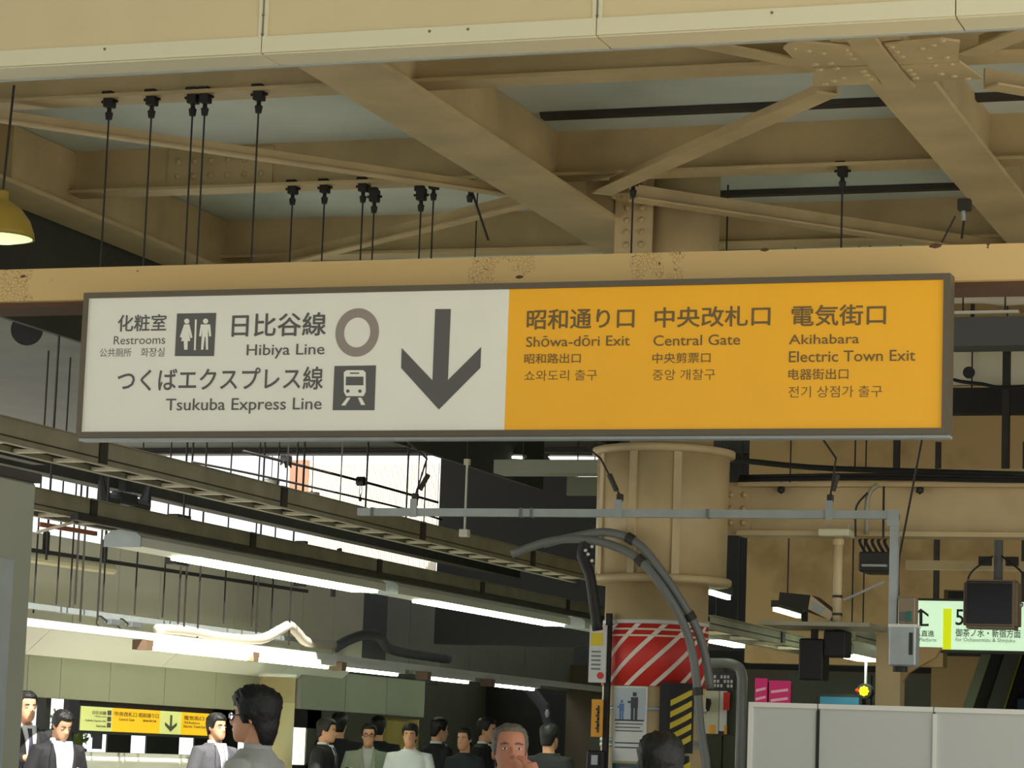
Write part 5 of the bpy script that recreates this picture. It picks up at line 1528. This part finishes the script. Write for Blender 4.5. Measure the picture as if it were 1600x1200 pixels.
def build_person(label, pos, heading, h=1.72, voxel=0.011, top=('jacket', 'suit'), shirt='shirt', tie=None, hair='hair', hair_front=0.80, hair_side=0.46,
                 hair_back=0.16, hair_thick=0.07, nod=0.0, turn=0.0, skin='skin', arm_l='down', arm_r='down', legs='trousers', woman=False, glasses=False,
                 lanyard=False, held=None, collar=True, brow='hair', open_front=1.0):
    root = thing('person', label, 'person', (pos[0], pos[1], 0.0))
    root.rotation_euler = (0, 0, heading)
    s = h / 1.72
    HH = 0.232 * s
    sh_w = (0.185 if woman else 0.205) * s
    zs, zh, zc = 1.40 * s, 0.92 * s, 1.22 * s             # shoulders, hips, chest
    depth = 0.105 * s

    # head placement: pivot at the neck
    neck_top = Vector((0, -0.01 * s, 1.50 * s))
    HM = (Matrix.Translation(neck_top) @ Matrix.Rotation(turn, 4, 'Z') @ Matrix.Rotation(nod, 4, 'X')
          @ Matrix.Translation((0, 0.0 * s, h - HH * 0.5 - neck_top.z)))

    def HP(t, a, off=0.0):
        return HM @ (head_point(t, a, off) * HH)

    # arms: shoulder, elbow, wrist, finger direction for each side (x>0 is the figure's left)
    def arm_pts(mode, sd):
        S = Vector((sd * (sh_w - 0.02 * s), 0.0, zs - 0.02 * s))
        if mode == 'down':
            E_, W = Vector((sd * (sh_w + 0.055 * s), 0.02 * s, 1.10 * s)), Vector((sd * (sh_w + 0.05 * s), -0.06 * s, 0.85 * s))
            D = Vector((0, -0.1, -1))
        elif mode == 'front':          # forearm bent up in front of the chest
            E_, W = Vector((sd * (sh_w + 0.06 * s), 0.02 * s, 1.11 * s)), Vector((sd * 0.10 * s, -0.25 * s, 1.20 * s))
            D = Vector((-sd * 0.8, -0.5, 0.15))
        elif mode == 'read':
            E_, W = Vector((sd * (sh_w + 0.05 * s), 0.0, 1.10 * s)), Vector((sd * 0.10 * s, -0.28 * s, 1.17 * s))
            D = Vector((-sd * 0.4, -0.9, 0.1))
        elif mode == 'mouth':
            E_, W = Vector((sd * (sh_w + 0.03 * s), -0.16 * s, 1.16 * s)), Vector((sd * 0.10 * s, -0.19 * s, 1.47 * s))
            D = Vector((-sd * 0.35, 0.25, 0.9))
        else:                          # 'out'
            E_, W = Vector((sd * (sh_w + 0.10 * s), 0.03 * s, 1.12 * s)), Vector((sd * (sh_w + 0.12 * s), -0.2 * s, 1.22 * s))
            D = Vector((sd * 0.3, -1, 0.1))
        return S, E_, W, D.normalized()

    def hand(bm, W, D, sd):
        side = D.cross(Vector((0, 0, 1)))
        side = side.normalized() if side.length > .2 else Vector((0, 1, 0))
        nrm = side.cross(D).normalized()
        pl = 0.09 * s
        tube(bm, [W - D * 0.02 * s, W + D * 0.04 * s, W + D * pl], [0.027 * s, 0.034 * s, 0.034 * s], 10)
        for k, L in enumerate((0.066, 0.076, 0.070, 0.054)):
            b0 = W + D * (pl - 0.012 * s) + side * ((k - 1.5) * 0.0185 * s)
            b1 = b0 + D * L * .5 * s - nrm * 0.008 * s
            b2 = b1 + (D * .75 - nrm * .65).normalized() * L * .55 * s
            tube(bm, [b0, b1, b2], [0.0095 * s, 0.009 * s, 0.0075 * s], 6)
        t0 = W + D * 0.03 * s + side * 0.026 * s
        t1 = t0 + (D * .6 + side * .7).normalized() * 0.04 * s
        tube(bm, [t0, t1, t1 + (D * .9 - nrm * .3).normalized() * 0.032 * s], [0.012 * s, 0.011 * s, 0.009 * s], 6)

    arms = {1: arm_pts(arm_l, 1), -1: arm_pts(arm_r, -1)}

    # ---- one continuous body
    bm = B()
    loft(bm, [ell_ring(0, 0.0, z * s, rx * s, ry * s, 20, 2.4) for z, rx, ry in
              ((0.84, .155, .10), (0.92, .17, .112), (1.02, .148, .10), (1.12, .15, .102), (1.24, .172, .11), (1.34, .178, .1), (1.40, .155, .085), (1.44, .09, .065), (1.455, .05, .05))])
    tube(bm, [(0, 0.012 * s, 1.38 * s), (0, 0.0, 1.47 * s), tuple(HM @ Vector((0, 0.02 * s, -HH * .25)))], [0.062 * s, 0.056 * s, 0.055 * s], 14)
    n = 24
    rings = []
    T = [0.0, .02, .05, .09, .14, .2, .26, .32, .38, .44, .5, .56, .62, .7, .78, .85, .91, .955, .985, 1.0]
    for t in T:
        r = []
        for k in range(n):
            a = 2 * math.pi * k / n
            p = head_point(t, a)
            ca = math.cos(a)
            if ca > 0:                                     # face relief
                ex = abs(math.sin(a))
                if .46 < t < .55:
                    p.y += 0.028 * math.exp(-((ex - .42) / .18) ** 2)
                if .56 < t < .62:
                    p.y -= 0.012 * ca
                if .2 < t < .28:
                    p.y -= 0.016 * math.exp(-(ex / .3) ** 2)
            r.append(HM @ (p * HH))
        rings.append(r)
    loft(bm, rings)
    # nose, lips, ears
    def NP(x, y, t):
        return HM @ (Vector((x, y, t - .5)) * HH)
    tube(bm, [NP(0, -.37, .54), NP(0, -.43, .47), NP(0, -.485, .385), NP(0, -.46, .345), NP(0, -.40, .33)], [.02 * HH, .035 * HH, .05 * HH, .05 * HH, .02 * HH], 8)
    for sd in (-1, 1):
        tube(bm, [NP(sd * .04, -.40, .37), NP(sd * .055, -.435, .36), NP(sd * .03, -.44, .35)], [.02 * HH, .03 * HH, .02 * HH], 6)
    tube(bm, [NP(-.11, -.385, .225), NP(-.05, -.43, .235), NP(.05, -.43, .235), NP(.11, -.385, .225)], [.012 * HH, .026 * HH, .026 * HH, .012 * HH], 6)
    tube(bm, [NP(-.09, -.39, .185), NP(0, -.425, .18), NP(.09, -.39, .185)], [.012 * HH, .03 * HH, .012 * HH], 6)
    for sd in (-1, 1):
        ball(bm, NP(sd * .315, .04, .45), .10 * HH, 2, (.32, .62, 1.05))
        ball(bm, NP(sd * .31, .05, .37), .05 * HH, 1, (.5, .8, 1.0))
    for sd in (1, -1):
        S, E_, W, D = arms[sd]
        tube(bm, [S + Vector((-sd * .05 * s, 0, 0)), S, (S + E_) / 2, E_, (E_ + W) / 2, W], [.05 * s, .052 * s, .045 * s, .037 * s, .036 * s, .027 * s], 10)
        hand(bm, W, D, sd)
        hip = Vector((sd * .085 * s, 0.0, .88 * s)); kn = Vector((sd * .09 * s, -.01 * s, .48 * s)); an = Vector((sd * .09 * s, .02 * s, .08 * s))
        tube(bm, [hip, (hip + kn) / 2, kn, (kn + an) / 2 + Vector((0, .012, 0)), an], [.085 * s, .072 * s, .054 * s, .05 * s, .036 * s], 12)
        tube(bm, [an + Vector((0, .03 * s, -.03 * s)), Vector((sd * .095 * s, -.06 * s, .035 * s)), Vector((sd * .1 * s, -.15 * s, .028 * s))], [.036 * s, .036 * s, .026 * s], 8)
    me = smoothed(bm, voxel, 'body', 3, .5)
    me.materials.append(M[skin])
    body = bpy.data.objects.new('body', me); COL.objects.link(body); body.parent = root

    def child(name, bmx, m, sm=True, parent=root):
        bmesh.ops.recalc_face_normals(bmx, faces=bmx.faces[:])
        mm = bpy.data.meshes.new(name)
        for f in bmx.faces:
            f.smooth = sm
        bmx.to_mesh(mm); bmx.free()
        mm.materials.append(M[m])
        o = bpy.data.objects.new(name, mm); COL.objects.link(o); o.parent = parent
        return o

    # ---- eyes, brows
    for sd in (-1, 1):
        e = child('eye', ball(B(), NP(sd * .135, -.342, .5), .05 * HH, 2, (1.15, .8, .45)), 'eye_white', True, body)
        child('iris', ball(B(), NP(sd * .135, -.372, .5), .024 * HH, 1, (1, .6, 1)), 'iris', True, e)
        child('eyebrow', tube(B(), [NP(sd * .055, -.395, .585), NP(sd * .13, -.388, .605), NP(sd * .215, -.335, .585)], [.012 * HH, .018 * HH, .01 * HH], 6), brow, True, body)
    # ---- hair shell
    bm = B()
    na, nt = 40, 12
    rnd = random.Random(len(label) * 37 + int(h * 1000))
    def line(a):
        c = math.cos(a)                                    # 1 front, -1 back
        if c > .35:
            u = (c - .35) / .65
            return hair_side + (hair_front - hair_side) * min(1, u * 2.2)
        if c > -.25:
            return hair_side
        u = (-.25 - c) / .75
        return hair_side + (hair_back - hair_side) * min(1, u * 1.8)
    O, I = [], []
    for k in range(na):
        a = 2 * math.pi * k / na
        lo = line(a)
        ro, ri = [], []
        for j in range(nt + 1):
            t = lo + (0.995 - lo) * (j / nt) ** .8
            th = hair_thick * (0.35 + 0.65 * min(1, j / 2.5)) * (1 + .3 * rnd.uniform(-1, 1)) * (1 + .35 * max(0, t - .6))
            p = hair_base(min(t, .995), a)
            out = Vector((math.sin(a), -math.cos(a), .0)) * (1 - t * .55) + Vector((0, 0, max(0, t - .45) * 1.5))
            out.normalize()
            ro.append(bm.verts.new(HM @ ((p + out * th) * HH)))
            ri.append(bm.verts.new(HM @ ((p - out * .02) * HH)))
        O.append(ro); I.append(ri)
    for k in range(na):
        q = (k + 1) % na
        for j in range(nt):
            bm.faces.new((O[k][j], O[q][j], O[q][j + 1], O[k][j + 1]))
            bm.faces.new((I[k][j], I[k][j + 1], I[q][j + 1], I[q][j]))
        bm.faces.new((O[k][0], I[k][0], I[q][0], O[q][0]))
    bm.faces.new([O[k][nt] for k in range(na)])
    bm.faces.new([I[k][nt] for k in range(na)][::-1])
    child('hair', bm, hair, True)

    # ---- clothes
    kind, cm = top
    pad = {'jacket': .022, 'shirt': .012, 'tee': .012}[kind] * s
    tl = {'jacket': .80, 'shirt': .86, 'tee': .86}[kind]
    bm = B()
    loft(bm, [ell_ring(0, 0.0, z * s, rx * s + pad, ry * s + pad, 24, 2.5) for z, rx, ry in
              ((tl, .175, .112), (0.92, .172, .114), (1.02, .158, .108), (1.12, .158, .108), (1.24, .178, .114), (1.34, .185, .104), (1.40, .165, .088), (1.435, .105, .07), (1.462, .062, .058))])
    for sd in (1, -1):
        S, E_, W, D = arms[sd]
        end = W if kind != 'tee' else (S + (E_ - S) * .75)
        if kind == 'tee':
            tube(bm, [S + Vector((-sd * .06 * s, 0, -.01 * s)), S, end], [.062 * s, .066 * s, .062 * s], 12)
        else:
            tube(bm, [S + Vector((-sd * .07 * s, 0, -.005 * s)), S, (S + E_) / 2, E_, (E_ + W) / 2, W], [.06 * s + pad * .4, .056 * s + pad, .05 * s + pad, .044 * s + pad, .04 * s + pad * .8, .033 * s + pad * .7], 12)
    me = smoothed(bm, max(voxel, .009), kind, 4, .5)
    me.materials.append(M[cm])
    garment = bpy.data.objects.new('jacket' if kind == 'jacket' else ('t_shirt' if kind == 'tee' else 'shirt'), me)
    COL.objects.link(garment); garment.parent = root
    yf = -(0.114 * s + pad)
    if kind == 'jacket':
        # shirt front: a V plate lying on the chest; lapels beside it
        def chest(x, z):
            rx, ry = (0.18 * s + pad), (0.112 * s + pad)
            if z > 1.34 * s:
                u = (z - 1.34 * s) / (.10 * s)
                ry = ry - u * .045 * s
            v = max(0.02, 1 - (abs(x) / rx) ** 2.5)
            return -ry * v ** (1 / 2.5)
        bm = B(); rows = []
        for j in range(9):
            z = (1.06 + .40 * j / 8) * s
            hw = (.006 * open_front ** 3 + .062 * (j / 8) ** (1 / open_front)) * s
            rows.append([bm.verts.new((hw * q, chest(hw * q, z) - e, z)) for e in (.004, -.03) for q in (-1, -.5, 0, .5, 1)])
        for p, q in zip(rows[:-1], rows[1:]):
            for i in range(4):
                bm.faces.new((p[i], p[i + 1], q[i + 1], q[i])); bm.faces.new((p[5 + i], q[5 + i], q[6 + i], p[6 + i]))
            bm.faces.new((p[0], q[0], q[5], p[5])); bm.faces.new((p[4], p[9], q[9], q[4]))
        child('shirt', bm, shirt, True)
        for sd in (-1, 1):
            bm = B(); rows = []
            for j in range(9):
                z = (1.06 + .38 * j / 8) * s
                hw = (.006 * open_front ** 3 + .062 * (j / 8) ** (1 / open_front)) * s
                w2 = hw + (.012 + .05 * math.sin(math.pi * min(1, j / 8 * 1.05))) * s
                rows.append([bm.verts.new((sd * a, chest(a, z) - e, z)) for e in (.009, -.004) for a in (hw, (hw + w2) / 2, w2)])
            for p, q in zip(rows[:-1], rows[1:]):
                for i in range(2):
                    bm.faces.new((p[i], p[i + 1], q[i + 1], q[i])); bm.faces.new((p[3 + i], q[3 + i], q[4 + i], p[4 + i]))
                bm.faces.new((p[0], q[0], q[3], p[3])); bm.faces.new((p[2], p[5], q[5], q[2]))
            child('lapel', bm, cm, True, garment)
        if tie:
            bm = B(); rows = []
            for j in range(7):
                z = (1.10 + .335 * j / 6) * s
                hw = (.03, .032, .028, .024, .02, .018, .024)[j] * s * .8
                rows.append([bm.verts.new((q * hw, chest(q * hw, z) - e, z)) for e in (.012, .003) for q in (-1, 0, 1)])
            for p, q in zip(rows[:-1], rows[1:]):
                for i in range(2):
                    bm.faces.new((p[i], p[i + 1], q[i + 1], q[i])); bm.faces.new((p[3 + i], q[3 + i], q[4 + i], p[4 + i]))
                bm.faces.new((p[0], q[0], q[3], p[3])); bm.faces.new((p[2], p[5], q[5], q[2]))
            child('tie', bm, tie, True)
    if collar and kind != 'tee':
        cmn = shirt if kind == 'jacket' else cm
        bm = B()
        n = 20; a = []
        for k in range(n):
            th = 2 * math.pi * k / n
            c, sn = math.cos(th), math.sin(th)
            a.append([bm.verts.new((r * sn * s, (-.0 - r * c) * s + .004 * s, (z - (.035 if c > .6 else 0)) * s)) for r, z in ((.07, 1.435), (.064, 1.485), (.059, 1.485), (.06, 1.435))])
        for k in range(n):
            p, q = a[k], a[(k + 1) % n]
            for i in range(4):
                bm.faces.new((p[i], q[i], q[(i + 1) % 4], p[(i + 1) % 4]))
        child('collar', bm, cmn, True, garment)
    if lanyard:
        bm = B()
        for sd in (-1, 1):
            bar(bm, (sd * .06 * s, -.085 * s, 1.43 * s), (0, yf - .012, 1.16 * s), .012, .004, (0, 1, 0))
        child('lanyard', bm, 'blue_lanyard', False)
    # trousers and shoes
    bm = B()
    loft(bm, [ell_ring(0, 0, z * s, rx * s, ry * s, 20, 2.4) for z, rx, ry in ((.80, .15, .112), (.86, .172, .12), (.93, .172, .118), (1.0, .155, .108))])
    for sd in (1, -1):
        tube(bm, [(sd * .085 * s, 0, .9 * s), (sd * .088 * s, 0, .66 * s), (sd * .09 * s, -.005 * s, .46 * s), (sd * .09 * s, .018 * s, .2 * s), (sd * .09 * s, .018 * s, .055 * s)], [.098 * s, .09 * s, .072 * s, .066 * s, .064 * s], 14)
    me = smoothed(bm, max(voxel, .012), 'trousers', 3, .5)
    me.materials.append(M[legs])
    o = bpy.data.objects.new('trousers', me); COL.objects.link(o); o.parent = root
    for sd in (1, -1):
        bm = B()
        loft(bm, [ell_ring(sd * .095 * s, -.045 * s, z * s, rx * s, ry * s, 18) for z, rx, ry in ((0, .046, .138), (.018, .05, .142), (.045, .046, .125), (.075, .044, .085), (.095, .04, .06))])
        child('shoe', bm, 'shoe')
    if glasses:
        bm = B()
        for sd in (-1, 1):
            ringp = [NP(sd * .145 + .105 * math.cos(2 * math.pi * k / 14), -.44 + .02 * abs(math.cos(2 * math.pi * k / 14)), .49 + .075 * math.sin(2 * math.pi * k / 14)) for k in range(15)]
            tube(bm, ringp, .011 * HH, 5, False)
            tube(bm, [NP(sd * .245, -.42, .51), NP(sd * .315, -.2, .51), NP(sd * .325, .05, .5)], .013 * HH, 5)
        tube(bm, [NP(-.045, -.44, .51), NP(.045, -.44, .51)], .011 * HH, 5)
        g = child('spectacles', bm, 'glass')
        for sd in (-1, 1):
            bmg = B()
            P = [NP(sd * .145 + .1 * math.cos(2 * math.pi * k / 14), -.442, .49 + .07 * math.sin(2 * math.pi * k / 14)) for k in range(14)]
            va = [bmg.verts.new(p) for p in P]
            bmg.faces.new(va)
            child('lens', bmg, 'lens', False, g)
    if held:
        S, E_, W, D = arms[-1]
        p = W + D * 0.11 * s
        if held == 'paper':
            bmh = B(); bar(bmh, p + Vector((-.02, -.07, .0)), p + Vector((.10, -.12, .06)), .14, .003)
            h_o = thing('sheet_of_paper', 'white sheet held by the man in the dark suit facing right', 'paper', (0, 0, 0)); m_ = 'paper'
        else:
            bmh = bevel(bar(B(), p + Vector((0, -.005, -.055)), p + Vector((0, .0, .065)), .052, .012, (0, 1, 0)), .003)
            h_o = thing('mobile_phone', 'dark phone held to the mouth of the grey-haired man', 'phone', (0, 0, 0)); m_ = 'black'
        bmh.transform(Matrix.Translation((pos[0], pos[1], 0)) @ Matrix.Rotation(heading, 4, 'Z'))
        c_ = [v.co.copy() for v in bmh.verts]
        h_o.location = sum(c_, Vector()) / len(c_)
        mk('sheet' if held == 'paper' else 'handset', bmh, M[m_], h_o)
    return root


_l = bpy.data.materials.new('lens'); _l.use_nodes = True
_p = _l.node_tree.nodes['Principled BSDF']
_p.inputs['Transmission Weight'].default_value = 1.0; _p.inputs['Roughness'].default_value = 0.02; _p.inputs['IOR'].default_value = 1.1
M['lens'] = _l


def face_az(x, y, deg):
    """heading so that 0 looks at the camera, +90 to the right in the picture"""
    return math.atan2(-x, y) + math.radians(deg)


PEOPLE = [
    # label, (x, y), facing, options
    ('young man in dark suit and tie half hidden by the grey booth', (-12.331, 22.365, 1.781), 25, dict(top=('jacket', 'suit'), tie='tie', arm_l='front', arm_r='front')),
    ('man with bowed head, white shirt and blue lanyard at far left', (-11.762, 21.943, 1.64), 30, dict(top=('jacket', 'suit'), nod=0.42, lanyard=True, arm_l='front', open_front=1.8)),
    ('man in a sunlit grey suit in front of the yellow far sign', (-11.498, 24.596, 1.677), 42, dict(top=('jacket', 'suit_grey'), tie='tie_pale', hair_front=.76)),
    ('black-haired man with glasses and pale grey shirt, seen from behind at lower left', (-5.228, 11.619, 1.636), -112, dict(top=('shirt', 'shirt_grey'), voxel=.0055, glasses=True, hair_front=.68, hair_side=.36, hair_back=-.04, hair_thick=.10)),
    ('grey-haired man looking up with a hand at his cheek, bottom centre', (-3.823, 11.058, 1.518), 6, dict(top=('jacket', 'suit'), voxel=.0055, skin='skin_ruddy', hair='hair_grey', brow='hair_grey', hair_front=.84, hair_side=.42, hair_thick=.04, nod=-.16, arm_l='mouth')),
    ('man in a dark suit holding a sheet of paper, facing right', (-11.963, 28.383, 1.709), 75, dict(top=('jacket', 'suit'), tie='tie', nod=.1, arm_r='read', arm_l='front', held='paper')),
    ('dark figure seen from behind, just right of the man with the paper', (-12.779, 30.757, 1.8), 170, dict(top=('jacket', 'suit'), collar=False)),
    ('older man with glasses in a pale greenish jacket', (-12.074, 29.952, 1.68), 0, dict(top=('jacket', 'beige_jacket'), shirt='shirt_grey', glasses=True)),
    ('dark figure standing right behind the older man in the pale jacket', (-12.905, 32.318, 1.792), 175, dict(top=('jacket', 'suit'), collar=False)),
    ('young man in a plain white shirt facing the camera', (-11.261, 29.167, 1.69), -8, dict(top=('shirt', 'shirt'), hair_front=.72)),
    ('man in a dark suit right of the white shirt, turned away to the right', (-11.51, 30.671, 1.777), 120, dict(top=('jacket', 'suit'), nod=.1)),
    ('woman in a dark t-shirt', (-10.857, 29.845, 1.673), -30, dict(top=('tee', 'tee'), woman=True, hair_back=.1, hair_thick=.05)),
    ('man in a dark suit with a white collar, turned to the right', (-10.989, 30.85, 1.797), 70, dict(top=('jacket', 'suit'), nod=.12)),
    ('dark-haired person mostly hidden behind the grey-haired man', (-8.54, 25.843, 1.695), 150, dict(top=('jacket', 'suit'), collar=False)),
    ('person at the bottom edge, only black hair in view before the column', (-2.845, 9.909, 1.482), 170, dict(top=('shirt', 'tee'), woman=True, voxel=.009, hair_side=.3, hair_thick=.09)),
]
for label, (px_, py_, ez), deg, kw in PEOPLE:
    hgt = ez / 0.93          # eyes at .93 of the height
    build_person(label, (px_, py_), face_az(px_, py_, deg), h=hgt, **kw)
